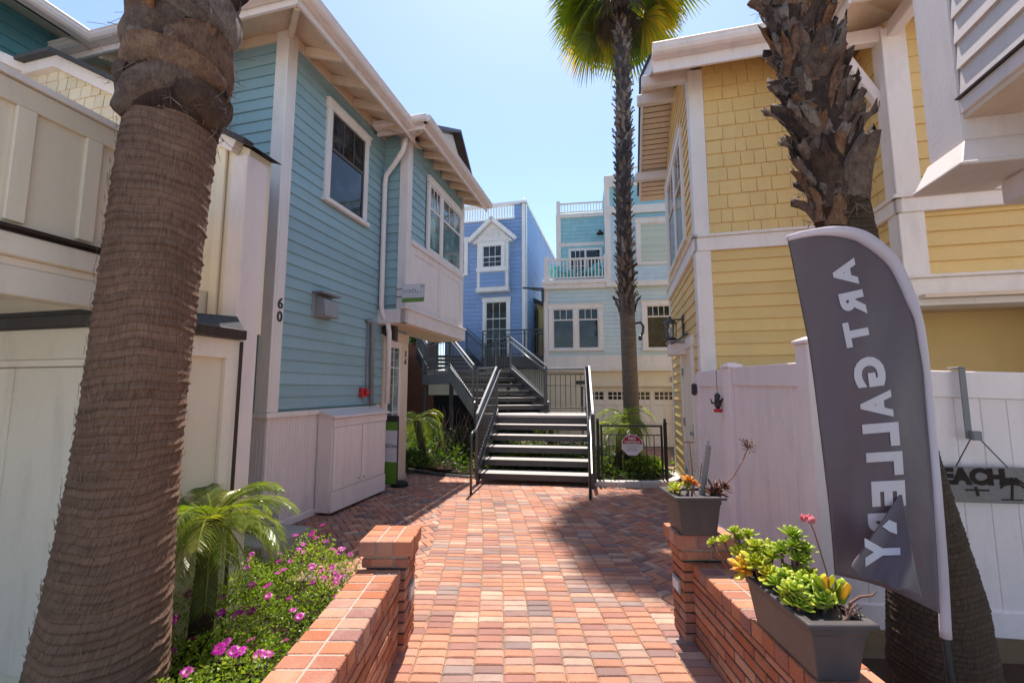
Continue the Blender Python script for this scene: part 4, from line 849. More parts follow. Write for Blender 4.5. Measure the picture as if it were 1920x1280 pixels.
window(BH, GP, -5.40, -4.37, 6.40, 7.42, trim=.12, cols=3, up=.52, low=(3,2), sash='white', sill=False)
window(BH, BF, -5.35, -4.2, 2.75, 5.2, trim=.14, cols=3, up=.30, low=(3,4), sash='white', sill=False)
window(BH, BF, -6.9, -6.0, 6.25, 7.8, trim=.14, cols=2, up=.5, low=(2,2), sash='white')
# podium behind the stairs, with the gallery deck
PD = thing('podium_wall', 'cream podium wall carrying the gallery in front of the blue house', 'wall', 'g', (-5, 16, 0))
mb = MB(); mb.box(-9,-2.2,15.9,16.58,1.35,2.30); mb.build('podium_face', M['cream'], PD)
mb = MB(); mb.box(-9,-2.2,15.95,16.5,0,1.35); mb.build('opening_shade_block', M['dark'], PD)  # solid near-black block, the shade of the opening put into its colour
mb = MB(); mb.box(-4.95,-2.3,15.2,16.58,2.36,2.74); mb.build('deck_fascia', M['steel'], PD)
# small yellow house between blue and aqua houses
t = thing('yellow_back_house', 'narrow yellow wall with a sloped roof seen between the blue and aqua houses', 'house', 'g', (-2.8, 19, 0))
mb = MB(); laps(mb, plane('y', 18.5, -1), -3.55, 1, 2.6, 5.2, e=.2, lim=lambda z:(-3.4, min(1,-3.4+ (5.9-z)*1.4))); mb.prism([(-3.5,18.52,0),(1,18.52,0),(1,18.52,3.2),(-3.5,18.52,5.3)],(0,2,0)); mb.build('wall', M['yellow'], t)
mb = MB(); mb.bar((-3.6,18.4,5.4),(1.2,18.4,3.15),.5,.14); mb.build('sloped_roof', M['flash'], t)
mb = MB(); mb.box(-3.5,-3.42,18.2,18.4,0,5.0); mb.build('corner_post', M['flash'], t)
# ================= aqua house =================
AH = thing('aqua_house', 'pale aqua house with a garage below, a balcony and a roof deck', 'house', 's', (.9, 12.6, 0))
AF = plane('y', 12.6, -1); AL = plane('x', -.92, -1); AU = plane('y', 13.4, -1); AR = plane('y', 12.5, -1); ARL = plane('x', .88, -1)
mb = MB(); laps(mb, AF, -.86, 6, 2.5, 4.5, e=.115); laps(mb, AL, 12.6, 20, 2.2, 4.5, e=.115); mb.build('clapboard_wall', M['aqua'], AH)
mb = MB(); mb.box(-.90,6,12.62,20,2.2,4.5); mb.box(-.9,6,13.0,20,0,2.2); mb.build('wall_core', M['aqua'], AH)
mb = MB(); shingles(mb, AU, -.55, .95, 5.05, 7.0, e=.12, wmin=.09, wmax=.17); mb.build('recessed_shingle_wall', M['aquash'], AH)
mb = MB(); mb.box(-.55,6,13.42,20,4.5,6.95); mb.box(.9,6,12.52,20,4.5,7.75); mb.build('upper_core', M['aquash'], AH)
mb = MB(); shingles(mb, AR, 1.0, 6, 4.60, 5.1, e=.11, wmin=.07, wmax=.15); shingles(mb, AR, .98, 1.7, 5.1, 6.6, e=.11, wmin=.07, wmax=.15); shingles(mb, ARL, 12.5, 13.4, 4.6, 7.5, e=.11); mb.build('pale_shingle_wall', M['paleblue'], AH)
mb = MB(); shingles(mb, AR, .98, 6, 6.85, 7.42, e=.10, wmin=.07, wmax=.14); mb.build('upper_shingle_wall', M['aquash'], AH)
mb = MB()
mb.pbox(AF,-.95,-.82,2.2,4.5,0,.03); mb.pbox(AL,12.57,12.7,2.2,4.5,0,.03); mb.pbox(AF,-.95,6,4.47,4.60,-.02,.12); mb.pbox(AF,-.97,.9,4.60,4.72,-.2,.16); mb.pbox(AL,12.5,13.4,4.47,4.72,0,.06)
mb.pbox(AF,-.95,6,2.2,2.52,-.02,.07); mb.pbox(AF,-.95,6,2.08,2.2,-.1,.12)
mb.pbox(AR,.86,1.0,4.55,7.75,0,.03); mb.pbox(ARL,12.46,12.56,4.5,7.75,0,.03); mb.pbox(AR,.86,6,4.47,4.62,0,.06); mb.pbox(AR,.86,6,6.60,6.84,0,.05); mb.pbox(AR,.86,6,7.42,7.56,0,.05); mb.pbox(AR,.86,1.2,7.56,7.78,-.02,.04)
mb.pbox(AU,-.6,.9,6.92,7.05,0,.06); mb.pbox(AU,-.6,-.45,4.6,7.0,0,.03); mb.pbox(AU,-.5,.9,6.0,6.12,0,.03)
mb.build('trim', M['white'], AH, bevel=.006)
window(AH, AF, -.80, .74, 2.72, 4.02, trim=.12, cols=3, up=.28, mull=(-.02,), sash='white', panes='glass')
window(AH, AF, 1.82, 2.72, 2.70, 4.05, trim=.12, cols=4, up=.26, sash='white')
wb = window(AH, AR, 1.70, 2.95, 5.12, 6.42, trim=.12, cols=1, up=0, sash='white', panes='clear', sill=False)
mb = MB(); z = 5.15
while z < 6.28: mb.pbox(AR,1.83,2.82,z,z+.028,.004,.010); z += .034
mb.build('blind', M['blind'], wb)
# garage
mb = MB(); mb.pbox(AF,-.9,6,1.66,2.1,-.25,-.02); mb.pbox(AF,-.9,.1,0,1.7,-.25,-.02); mb.pbox(AF,2.72,2.9,0,1.7,-.25,-.02); gh = mb.build('garage_surround', M['cream'], AH)
def garage(u0, u1):
    G_ = plane('y', 12.82, -1); m = MB(); m.pbox(G_,u0,u1,0,1.66,-.02,.0); g = m.build('garage_door', M['white'], AH)
    m = MB(); m.pbox(G_,u0,u1,0,.12,0,.02); n = max(2, int((u1-u0)/.62)); wd = (u1-u0)/n
    for i in range(n+1): m.pbox(G_,max(u0,u0+i*wd-.05),min(u1,u0+i*wd+.05),.12,1.66,0,.0195)
    for i in range(n):
        for z0, z1 in ((.62,.68),(1.14,1.24),(1.52,1.66)): m.pbox(G_,u0+i*wd+.05,u0+(i+1)*wd-.05,z0,z1,0,.0195)
    for i in range(n): m.pbox(G_,u0+i*wd+wd/2-.01,u0+i*wd+wd/2+.01,.12,1.14,0,.012)
    m.build('door_rail', M['white'], g, bevel=.004)
    m = MB(); w_ = MB()
    for i in range(n):
        a, b = u0+i*wd+.07, u0+(i+1)*wd-.07; m.pbox(G_,a,b,1.29,1.50,.0,.006)
        for k in range(1,4): x = a+(b-a)*k/4; w_.pbox(G_,x-.012,x+.012,1.29,1.50,.006,.014)
        w_.pbox(G_,a,b,1.385,1.405,.006,.0135)
    m.build('pane', M['glass'], g); w_.build('window_bar', M['white'], g)
garage(.15, 2.70); garage(2.9, 5.4)
mb = MB(); mb.pbox(AF,2.55,2.62,1.78,1.92,-.02,.04); mb.build('keypad', M['black'], AH)
mb = MB(); mb.pbox(AF,-.05,.22,1.72,1.82,-.02,.0); mb.build('vent_grille', M['flash'], AH)
# balcony rail and roof rails
def balus(t, u0, u1, y, z0, z1, posts=(), name='balcony_railing', sp=.1, w_=.032):
    m = MB(); m.box(u0,u1,y-.03,y+.03,z1-.05,z1); m.box(u0,u1,y-.025,y+.025,z0+.04,z0+.08); x = u0+sp
    while x < u1-.02: m.box(x-w_/2,x+w_/2,y-.012,y+.012,z0+.08,z1-.05); x += sp
    for p in posts: m.box(p-.06,p+.06,y-.06,y+.06,z0-.1,z1+.06)
    return m.build(name, M['white'], t)
balus(AH, -.85, .88, 12.52, 4.72, 5.36, (-.85,.86)); balus(AH, -.5, .9, 13.42, 7.05, 7.42, (-.52,), 'roof_railing', .09, .022)
m = MB(); 
for i in range(10): m.box(-.9,-.86,12.6+i*.09,12.63+i*.09,4.8,5.31)
m.box(-.91,-.85,12.5,13.4,5.31,5.36); m.build('balcony_railing', M['white'], AH)
balus(AH, 1.4, 5, 12.7, 7.62, 8.1, (1.45,), 'roof_railing', .1, .022)
mb = MB(); mb.pbox(AU,-.22,.80,4.7,5.92,0,.05); dd = mb.build('patio_door', M['white'], AH)
mb = MB(); mb.pbox(AU,-.14,.27,4.78,5.84,.052,.056); mb.pbox(AU,.33,.73,4.78,5.84,.052,.056); mb.build('pane', M['glass'], dd)
mb = MB()
for u in (-.005,.13): mb.pbox(AU,u-.008,u+.008,4.78,5.84,.056,.064)
for z in (5.1,5.35,5.6): mb.pbox(AU,-.14,.27,z-.008,z+.008,.056,.063)
mb.build('door_bar', M['white'], dd)
for i, (cx, rot, lab) in enumerate(((-.45, .5, 'turquoise slatted armchair at the left end of the aqua balcony'), (.5, -.5, 'turquoise slatted armchair by the dark patio door on the balcony'))):
    t = thing('garden_armchair', lab, 'chair', 's', (cx, 12.95, 4.73), 'turquoise armchairs on the balcony')
    R_ = lambda p: (cx + p[0]*cos(rot) - p[1]*sin(rot), 12.95 + p[0]*sin(rot) + p[1]*cos(rot), 4.73 + p[2])
    m = MB()
    for k in range(5): m.bar(R_((-.2+k*.1,.12,.2)), R_((-.24+k*.12,.36,.62+.06*(1-abs(k-2)/2))), .09, .018, up=(0,-1,.4))
    m.build('backrest', M['turq'], t)
    m = MB()
    for k in range(4): m.bar(R_((-.25,-.3+k*.11,.27-k*.025)), R_((.25,-.3+k*.11,.27-k*.025)), .09, .02)
    m.build('seat', M['turq'], t)
    for s in (-1,1):
        m = MB(); m.bar(R_((s*.28,-.34,.38)), R_((s*.28,.25,.40)), .10, .02); m.build('armrest', M['turq'], t)
        m = MB(); m.bar(R_((s*.27,-.28,0)), R_((s*.27,-.28,.37)), .07, .02, up=(0,1,0)); m.build('leg', M['turq'], t)
        m = MB(); m.bar(R_((s*.26,-.3,.26)), R_((s*.26,.42,.0)), .02, .09); m.build('leg', M['turq'], t)
t = thing('wall_lamp', 'small bronze barn lamp on the upper aqua shingle wall', 'lamp', 's', (.75, 13.2, 6.3))
mb = MB(); mb.tube([(.75,13.38,6.38),(.75,13.28,6.46),(.75,13.2,6.42)], .015, 6); mb.build('arm', M['flash'], t)
mb = MB(); mb.lathe([(.03,6.42),(.05,6.38),(.12,6.30),(.11,6.29)], (.75,13.2,0), 12); mb.build('shade', M['flash'], t, smooth=True)
t = thing('sign_arm', 'black metal arm sticking out left from the aqua house corner', 'bracket', 's', (-1.1, 12.5, 4.3))
mb = MB(); mb.bar((-.93,12.5,4.48),(-1.55,12.5,4.53),.04,.05); mb.bar((-.93,12.5,4.41),(-1.3,12.5,4.48),.02,.03); mb.build('arm', M['black'], t)
mb = MB(); mb.box(-1.0,-.93,12.44,12.56,4.10,4.46); mb.build('back_plate', M['black'], t)
# far backdrop things at the left of the stairs
t = thing('courtyard_house', 'pale grey house with a green door frame glimpsed beyond the upper stairs', 'house', 'w', (-6, 21, 0))
mb = MB(); mb.box(-16,-4.6,22,24,0,5.5); mb.build('wall', M['aqua'], t)
mb = MB(); mb.box(-5.9,-5.65,21.9,22,2.9,4.9); mb.box(-4.95,-4.75,21.9,22,2.9,4.9); mb.build('door_frame', M['tealdark'], t)
mb = MB(); mb.box(-7.2,-6.3,21.9,22,3.2,4.7); mb.build('window', M['glass'], t)
mb = MB(); mb.box(-7.5,-2.95,17.2,17.5,0,3.5); single(mb, 'terrace_wall', M['redwall'], 'red brown terrace wall at the head of the upper stairs', 'wall', 'w', (-4.5,17.3,0))
mb = MB(); mb.box(-9,-4.2,15.6,18,0,2.95); single(mb, 'terrace_podium', M['steel'], 'dark terrace podium at the left behind the stairs', 'wall', 'w', (-6,16,0))
# ================= black steel staircase =================
ST = thing('outdoor_staircase', 'black steel staircase with pale treads climbing in three flights from the brick path', 'staircase', 'w', (.35, 7.5, 0))
S2 = lambda x, y, z: tuple(conv('s','w',x,y,z))
def lerp(a, b, t): return tuple(p + (q-p)*t for p, q in zip(a, b))
def railing(a, b, posts=(0,1), h=1.0, picket=.105, name='railing', top=.045, low=.1, mid=True, pw=.05, r2=.12):
    """a, b = walking line ends; sloped or level guard"""
    a, b = Vector(a), Vector(b); L = (Vector((b.x,b.y,0))-Vector((a.x,a.y,0))).length; up = Vector((0,0,1))
    m = MB(); m.bar(a+up*h, b+up*h, top, top*.9); m.bar(a+up*low, b+up*low, .032, .032)
    if mid: m.bar(a+up*(h-r2), b+up*(h-r2), .03, .03)
    for t in posts:
        p = a.lerp(b, t); m.box(p.x-pw/2, p.x+pw/2, p.y-pw/2, p.y+pw/2, p.z-.08, p.z+h+.005)
    r = m.build(name, M['rail'], ST, bevel=.004)
    m = MB(); n = max(2, int(L/picket))
    for i in range(1, n):
        p = a.lerp(b, i/n); m.box(p.x-.0075, p.x+.0075, p.y-.0075, p.y+.0075, p.z+low, p.z+h-(r2 if mid else 0))
    m.build('picket', M['rail'], r)
    return r
def flight(al, ar, bl, br, z0, z1, n, side=.045):
    """al..br plan corners (left/right bottom, left/right top)"""
    for k in range(n-1):
        z = z0 + (z1-z0)*(k+1)/n; t0 = k/(n-1); t1 = min(1, (k+1.06)/(n-1))
        fl, fr_ = lerp(al, bl, t0), lerp(ar, br, t0); kl, kr = lerp(al, bl, t1), lerp(ar, br, t1)
        m = MB(); m.hexa([(*fl[:2],z-.05),(*fr_[:2],z-.05),(*kr[:2],z-.05),(*kl[:2],z-.05),(*fl[:2],z),(*fr_[:2],z),(*kr[:2],z),(*kl[:2],z)])
        td = m.build('tread', M['tread'], ST, bevel=.006)
        m = MB(); d = (Vector(bl)-Vector(al)).normalized(); nf = lambda p, o, zz: (p[0]-d.x*o, p[1]-d.y*o, zz)
        m.hexa([nf(fl,.006,z-.10),nf(fr_,.006,z-.10),nf(fr_,-.03,z-.10),nf(fl,-.03,z-.10),nf(fl,.006,z-.003),nf(fr_,.006,z-.003),nf(fr_,-.03,z-.003),nf(fl,-.03,z-.003)])
        m.build('nosing_angle', M['steel'], td)
    for a, b, s in ((al, bl, -1), (ar, br, 1)):
        m = MB(); sd = (Vector(ar)-Vector(al)).normalized()*s*.03; dz = (z1-z0)/n
        A = Vector((*a[:2],0))+sd; B = Vector((*b[:2],0))+sd; d = (B-A).normalized(); A0 = A - d*.10
        w_ = sd.normalized()*.022
        pts = [(A0,z0-.13 if z0>.3 else z0),(A0,z0+.24),(B,z1+.13),(B,z1-.24)]
        m.hexa([tuple(pts[0][0]-w_)[:2]+(pts[0][1],),tuple(pts[0][0]+w_)[:2]+(pts[0][1],),tuple(pts[3][0]+w_)[:2]+(pts[3][1],),tuple(pts[3][0]-w_)[:2]+(pts[3][1],),
                tuple(pts[1][0]-w_)[:2]+(pts[1][1],),tuple(pts[1][0]+w_)[:2]+(pts[1][1],),tuple(pts[2][0]+w_)[:2]+(pts[2][1],),tuple(pts[2][0]-w_)[:2]+(pts[2][1],)])
        m.build('stringer', M['rail'], ST, fix=True)
# lower flight (stair frame: x -1.66 .. .19)
xl, xr, y0, y1, zl = -1.66, .19, 7.46, 9.2, 1.05
flight(S2(xl,y0,0), S2(xr,y0,0), S2(xl,y1,0), S2(xr,y1,0), 0, zl, 6)
# landing
Lp = [S2(*p,0) for p in [(xl-.03,9.2),(xr+.03,9.2),(xr+.03,10.35),(-.75,10.3),(-2.29,9.72)]]
m = MB(); m.prism([(p[0],p[1],zl-.06) for p in Lp], (0,0,.06)); m.build('landing_deck', M['tread'], ST, bevel=.006, fix=True)
m = MB()
for a, b in zip(Lp, Lp[1:]+Lp[:1]): m.bar((a[0],a[1],zl-.15),(b[0],b[1],zl-.15),.05,.17)
m.build('landing_frame', M['steel'], ST)
# lower guards: sloped, with pipe handrails
for x, s in ((xl-.05, 1), (xr+.05, -1)):
    railing(S2(x,y0-.06,.16), S2(x,y1,zl), h=1.0, picket=.1, low=.16)
    hx = x + s*.085; pts = [S2(hx,y0-.80,.0),S2(hx,y0-.80,.84),S2(hx,y0-.78,.90),S2(hx,y0-.72,.925),S2(hx,y0-.55,.93),S2(hx,y0-.47,.95),S2(hx,y1-.1,zl+.90),S2(hx,y1+.02,zl+.94),S2(hx,y1+.12,zl+.94)]
    m = MB(); m.tube(pts, .021, 10); m.build('handrail', M['rail'], ST, smooth=True)
railing(S2(xr+.0,9.25,zl), S2(xr+.0,10.3,zl)); railing(S2(-.75,10.28,zl), S2(xr,10.33,zl), posts=(0,))
railing(S2(-2.25,9.72,zl), S2(xl-.05,9.25,zl))
# middle flight, heading left
ml = {'al': (-.84,9.95,0), 'ar': (.77,10.25,0), 'bl': (-1.62,11.55,0), 'br': (-.07,12.0,0)}
ZM = 2.05
flight(ml['al'], ml['ar'], ml['bl'], ml['br'], zl, ZM, 6)
railing((-.87,9.95,zl+.12), (-1.65,11.55,ZM), h=.95, low=.2); railing((.80,10.25,zl+.12), (-.04,12.0,ZM), h=.95, low=.2)
for o, a, b in ((1,(-.87,9.95,zl+.12),(-1.65,11.55,ZM)), (-1,(.80,10.25,zl+.12),(-.04,12.0,ZM))):
    m = MB(); m.tube([(a[0]+o*.08,a[1],a[2]+.87),(b[0]+o*.08,b[1],b[2]+.87)], .02, 8); m.build('handrail', M['rail'], ST, smooth=True)
# bridge landing
Bp = [(-1.62,11.55),(-.07,12.0),(-.9,15.2),(-3.0,14.8)]
m = MB(); m.prism([(x,y,ZM-.06) for x,y in Bp], (0,0,.06)); m.build('bridge_deck', M['tread'], ST, fix=True)
m = MB()
for a, b in ((Bp[3],Bp[0]),(Bp[1],Bp[2]),(Bp[0],Bp[1])): m.bar((*a,ZM-.17),(*b,ZM-.17),.06,.32)
m.build('bridge_beam', M['steel'], ST)
railing((-3.0,14.8,ZM), (-1.65,11.55,ZM), posts=(0,.5), picket=.17); railing((-.07,12.05,ZM), (-.93,15.15,ZM), posts=(.5,1), picket=.26)
# upper flight
flight((-2.85,14.85,0), (-.95,15.2,0), (-3.6,16.6,0), (-1.8,17.0,0), ZM, 3.0, 6)
railing((-2.88,14.85,ZM+.1), (-3.63,16.6,3.0), h=.95, low=.2); railing((-.92,15.2,ZM+.1), (-1.78,17.0,3.0), h=.95, low=.2)
for o, a, b in ((1,(-2.88,14.85,ZM+.1),(-3.63,16.6,3.0)), (-1,(-.92,15.2,ZM+.1),(-1.78,17.0,3.0))):
    m = MB(); m.tube([(a[0]+o*.09,a[1],a[2]+.85),(b[0]+o*.09,b[1],b[2]+.85)], .022, 8); m.build('handrail', M['rail'], ST, smooth=True)
m = MB()
for x, y, z in ((-1.6,11.6,ZM-.3),(-.1,12.0,ZM-.3),(-2.9,14.8,ZM-.3),(-.95,15.1,ZM-.3),(-.75,10.1,zl-.2)): m.box(x-.05,x+.05,y-.05,y+.05,0,z)
each(m, 'support_post', M['steel'], ST)
# gallery guard in front of the blue house
GR = thing('gallery_railing', 'black railing along the raised gallery in front of the blue house', 'railing', 'g', (-4, 15.25, 2.74))
def grail(t, a, b, h=.95):
    m = MB(); a, b = Vector(a), Vector(b); up = Vector((0,0,1)); m.bar(a+up*h,b+up*h,.05,.045); m.bar(a+up*(h-.13),b+up*(h-.13),.03,.03); m.bar(a+up*.08,b+up*.08,.03,.03)
    n = int((b-a).length/.11)
    for i in range(0, n+1):
        p = a.lerp(b, i/n); s = .025 if i % 14 == 0 else .008; m.box(p.x-s,p.x+s,p.y-s,p.y+s,p.z,p.z+h-(.0 if i%14==0 else .13))
    return m
grail(GR, (-4.9,15.22,2.74), (-2.55,15.22,2.74)).build('guard_rail', M['rail'], GR)
grail(GR, (-3.5,17.9,2.74), (-1.2,17.9,2.74), 1.25).build('guard_rail', M['rail'], GR)
# garden gate with notice
GT = thing('garden_gate', 'low black metal garden gate at the right of the staircase', 'gate', 'w', (2.0, 7.45, 0))
A, B = Vector((1.47,7.62,0)), Vector((2.57,7.46,0))
m = MB()
def GPt(u, z, o=0): d = (B-A).normalized(); n = Vector((d.y,-d.x,0)); return A + d*u + n*o + Vector((0,0,z))
LL = (B-A).length
m.bar(GPt(.06,.97),GPt(LL-.06,.97),.03,.032); m.bar(GPt(.06,.82),GPt(LL-.06,.82),.016,.016); m.bar(GPt(.06,.06),GPt(LL-.06,.06),.03,.032)
m.bar(GPt(.06,.05),GPt(.06,.985),.03,.03); m.bar(GPt(LL-.06,.05),GPt(LL-.06,.985),.03,.03); m.build('gate_frame', M['black'], GT)
m = MB(); k = 8
for i in range(1, k): u = .06+(LL-.12)*i/k; m.bar(GPt(u,.06),GPt(u,.82),.012)
m.build('picket', M['black'], GT)
for u in (0, LL):
    m = MB(); m.bar(GPt(u,0),GPt(u,1.04),.045); m.tube([GPt(u,1.04),GPt(u,1.065),GPt(u,1.09),GPt(u,1.105)],[.012,.024,.022,.004],10); m.build('gate_post', M['black'], GT)
NT = thing('warning_notice', 'round red and white NO TRESPASSING notice fixed on the black gate', 'sign', 'w', tuple(GPt(.57,.5,.05)))
gp = lambda u, z, o: tuple(GPt(u, z, .022+o))
NT_c, NT_z, NT_r = .565, .655, .172
m = MB(); oc = [gp(NT_c+NT_r*cos(pi/8+i*pi/4)/cos(pi/8), NT_z+NT_r*sin(pi/8+i*pi/4)/cos(pi/8), 0) for i in range(8)]
m.prism(oc, Vector(gp(0,0,.004))-Vector(gp(0,0,0))); m.build('notice_board', M['signwhite'], NT, fix=True)
m = MB(); r_ = NT_r-.008; pts = [(r_*cos(a)/1, r_*sin(a)) for a in [radians(6+i*168/16) for i in range(17)]]
m.prism([gp(NT_c+x,NT_z+max(.012,y),.0046) for x,y in pts], Vector(gp(0,0,.001))-Vector(gp(0,0,0))); m.build('red_field', M['redsign'], NT, fix=True)
m = MB(); put_text(m, 'NO', .075, gp, NT_c, NT_z+.105, .0062, bold=.003, ext=.0008); put_text(m, 'TRESPASSING', .045, gp, NT_c, NT_z+.045, .0062, bold=.0012, ext=.0008, sx=.95); m.build('white_lettering', M['signwhite'], NT)
m = MB(); put_text(m, 'VIOLATORS WILL BE', .024, gp, NT_c, NT_z-.025, .0052, ext=.0006); put_text(m, 'PROSECUTED', .024, gp, NT_c, NT_z-.058, .0052, ext=.0006); put_text(m, 'PRIVATE PROPERTY', .022, gp, NT_c, NT_z-.09, .0052, ext=.0006); m.build('black_lettering', M['ink'], NT)
# garden hose lying along the bed edge
hp = [conv('s','w',x,y,.03) for x,y in [(-3.6,8.7),(-3.3,8.35),(-2.9,8.15),(-2.5,8.02),(-2.0,7.9),(-1.75,7.95)]]
m = MB(); m.tube(hp, .018, 8); m.tube([p+Vector((.03,-.09,-.0)) for p in hp], .018, 8)
single(m, 'garden_hose', M['black'], 'dark hose lying along the edge of the garden bed left of the stairs', 'hose', 'w', tuple(hp[2]), smooth=True)
# ================= palms =================
def palm_trunk(t, axis, rad, zs, ring=.034, n=72, mat='bark1', ridge=.006, name='trunk', sub=5, irr=.5):
    """axis(z), rad(z); ring ridges are real geometry"""
    z0, z1 = zs; mb = MB(); mb.uv = []; ncol = n + 1; rows = int((z1-z0)/ring*sub)
    ph = [rnd()*6 for _ in range(6)]
    tilt = {}
    for i in range(rows+1):
        z = z0 + (z1-z0)*i/rows; cx, cy = axis(z); R = rad(z)
        for k in range(ncol):
            a = 2*pi*k/n; wob = .012*sin(a*2+ph[0]+z*2.1)+.008*sin(a*3+ph[1]-z*3.3)+.004*sin(a*7+ph[2]+z*9)
            zz = z + wob*irr*1.6; fr_ = (zz/ring) % 1; idx = int(zz/ring)
            hq = (math.sin(idx*12.9898)*43758.5453) % 1; h2 = (math.sin(idx*78.233+2)*12543.12) % 1
            amp = .35 + .75*hq + .4*sin(a*(2+int(h2*4))+idx*2.1) + .18*sin(a*17+idx*5.3)
            r = R*(1+.012*sin(a*3+ph[3]+z*1.3)+.01*sin(a*5+ph[4]-z*2)) + ridge*amp*((1-fr_)**1.3 if fr_ > .16 else fr_/.16) + .0012*sin(a*61+idx*2.4)
            mb.v.append((cx + r*cos(a), cy + r*sin(a), z)); mb.uv.append((a*R, zz))
    for i in range(rows):
        for k in range(n):
            mb.f.append((i*ncol+k, i*ncol+k+1, (i+1)*ncol+k+1, (i+1)*ncol+k)); mb.r.append(.5)
    random.seed(int(z1*100))
    return mb.build(name, M[mat], t, smooth=True)
def boot(mb, c, a, R, z, L, W, lean=.25, twist=0, th=.012, curl=.5, r=None, jag=.22):
    """one dry leaf base: curved, hollow shell rising from the trunk"""
    rd = Vector((cos(a), sin(a), 0)); tg = Vector((-sin(a), cos(a), 0)); up = Vector((0,0,1)); n, m_ = 6, 4; vs = []
    jg = [ru(-jag, jag*.4) for _ in range(5)]; d = (up*cos(twist) + tg*sin(twist)); sdv = (tg*cos(twist) - up*sin(twist)); rr = rnd() if r is None else r
    for s in (0, 1):
        for i in range(n+1):
            t = i/n; w = W*(1-.55*t)*(1 if t < .9 else .8); out = lean*L*t*t + .012 - s*th*(1-.5*t)
            for j in range(m_+1):
                q = (j/m_-.5)*2
                vs.append(Vector(c)+rd*(R + out - curl*W*.5*q*q*(1-.3*t) ) + sdv*(w*q*.5) + d*(L*(t + jg[j]*t**4)) + rd*(.10*L*sin(t*6+j*2.2+rr*9)*.25) + Vector((0,0,z)))
    k = (n+1)*(m_+1); fs = []
    for s in (0, 1):
        for i in range(n):
            for j in range(m_):
                f = (s*k+i*(m_+1)+j, s*k+i*(m_+1)+j+1, s*k+(i+1)*(m_+1)+j+1, s*k+(i+1)*(m_+1)+j); fs.append(f if s == 0 else f[::-1])
    for j in range(m_): fs.append((n*(m_+1)+j, n*(m_+1)+j+1, k+n*(m_+1)+j+1, k+n*(m_+1)+j))
    for i in range(n):
        fs.append((i*(m_+1), (i+1)*(m_+1), k+(i+1)*(m_+1), k+i*(m_+1))); fs.append((i*(m_+1)+m_, k+i*(m_+1)+m_, k+(i+1)*(m_+1)+m_, (i+1)*(m_+1)+m_))
    mb.add(vs, fs, rr)
def fibres(mb, pts, n, L=.1):
    for _ in range(n):
        p = Vector(random.choice(pts)); d = Vector((ru(-1,1),ru(-1,1),ru(-1,.4))).normalized(); e = p + d*ru(.3,1)*L
        mb.bar(p, (p+e)/2 + Vector((0,0,ru(-.01,.015))), .0022); mb.bar((p+e)/2, e, .0014)
# --- left foreground palm
LPM = thing('palm_tree', 'thick ringed brown palm trunk in the left foreground, dry leaf bases near the top', 'palm tree', 'w', (-1.70, 2.05, 0))
lax = lambda z: (-1.745 + .012*sin(z*1.7) + .048*(z-1.6), 2.05)
lrad = lambda z: .186 + .088*max(0,(1.6-z)/1.6)**1.7
palm_trunk(LPM, lax, lrad, (0, 3.15), ring=.036, n=120, ridge=.009)
mb = MB(); random.seed(3); fp = []
def wrap(mb, ax, rad, z0, a0, a1, dz, h, out, r, th=.014):
    """dry leaf base wrapped round the trunk like a torn collar"""
    n, m_ = 16, 5; vs = []
    for s_ in (0, 1):
        for i in range(n+1):
            t = i/n; a = a0+(a1-a0)*t; zc = z0 + dz*t + .03*sin(t*5+r*9); hh = h*(.35+.65*sin(pi*(.12+.80*t)))
            for j in range(m_+1):
                q = j/m_-.5; c = ax(zc); R = rad(zc) + .012 + out*(.25+q)*(.5+.5*sin(t*pi)) + .022*(1-4*q*q) - s_*th + .006*sin(t*13+j)
                vs.append((c[0]+R*cos(a), c[1]+R*sin(a), zc+hh*q))
    k = (n+1)*(m_+1); fs = []
    for s_ in (0, 1):
        for i in range(n):
            for j in range(m_):
                f = (s_*k+i*(m_+1)+j, s_*k+(i+1)*(m_+1)+j, s_*k+(i+1)*(m_+1)+j+1, s_*k+i*(m_+1)+j+1); fs.append(f if s_ == 0 else f[::-1])
    for i in range(n):
        for j in (0, m_): fs.append((i*(m_+1)+j, k+i*(m_+1)+j, k+(i+1)*(m_+1)+j, (i+1)*(m_+1)+j))
    for i in (0, n):
        for j in range(m_): fs.append((i*(m_+1)+j, i*(m_+1)+j+1, k+i*(m_+1)+j+1, k+i*(m_+1)+j))
    mb.add(vs, fs, r)
bo = MB()
for z0, a0, a1, dz, h, out, r in [(2.93,-2.3,-.35,.10,.15,.05,.5),(3.08,-2.1,.1,.05,.16,.10,.80),(3.05,-3.6,-1.9,-.04,.20,.05,.3),(2.96,-.9,.9,.06,.18,.07,.2),(3.24,-3.0,-.9,.03,.22,.05,.36),(3.22,-1.2,.6,-.03,.24,.06,.6),(3.06,.3,2.8,.03,.2,.05,.3),(3.38,-2.2,-.2,.02,.2,.04,.55),(3.42,-3.4,-1.8,-.02,.24,.06,.2),(3.45,-.6,1.0,.03,.22,.05,.9)]:
    wrap(bo, lax, lrad, z0, a0, a1, dz, h, out, r)
for i in range(46):
    z = 2.98 + rnd()*.85; a = rnd()*2*pi; c = lax(z); boot(bo, (c[0],c[1],0), a, lrad(z)-.012+ru(0,.02), z, ru(.18,.32), ru(.12,.22), ru(.02,.16), ru(-.8,.8), .013, .3)
bo.build('leaf_base', M['boot'], LPM, smooth=True)
mb = MB(); c = lax(3.0); mb.tube([(lax(z)[0], lax(z)[1], z) for z in (2.88,2.95,3.1,3.6,5.6)], [.19,.205,.21,.2,.18], 40, .05)
mb.build('fibre_mat', M['boot'], LPM, smooth=True)
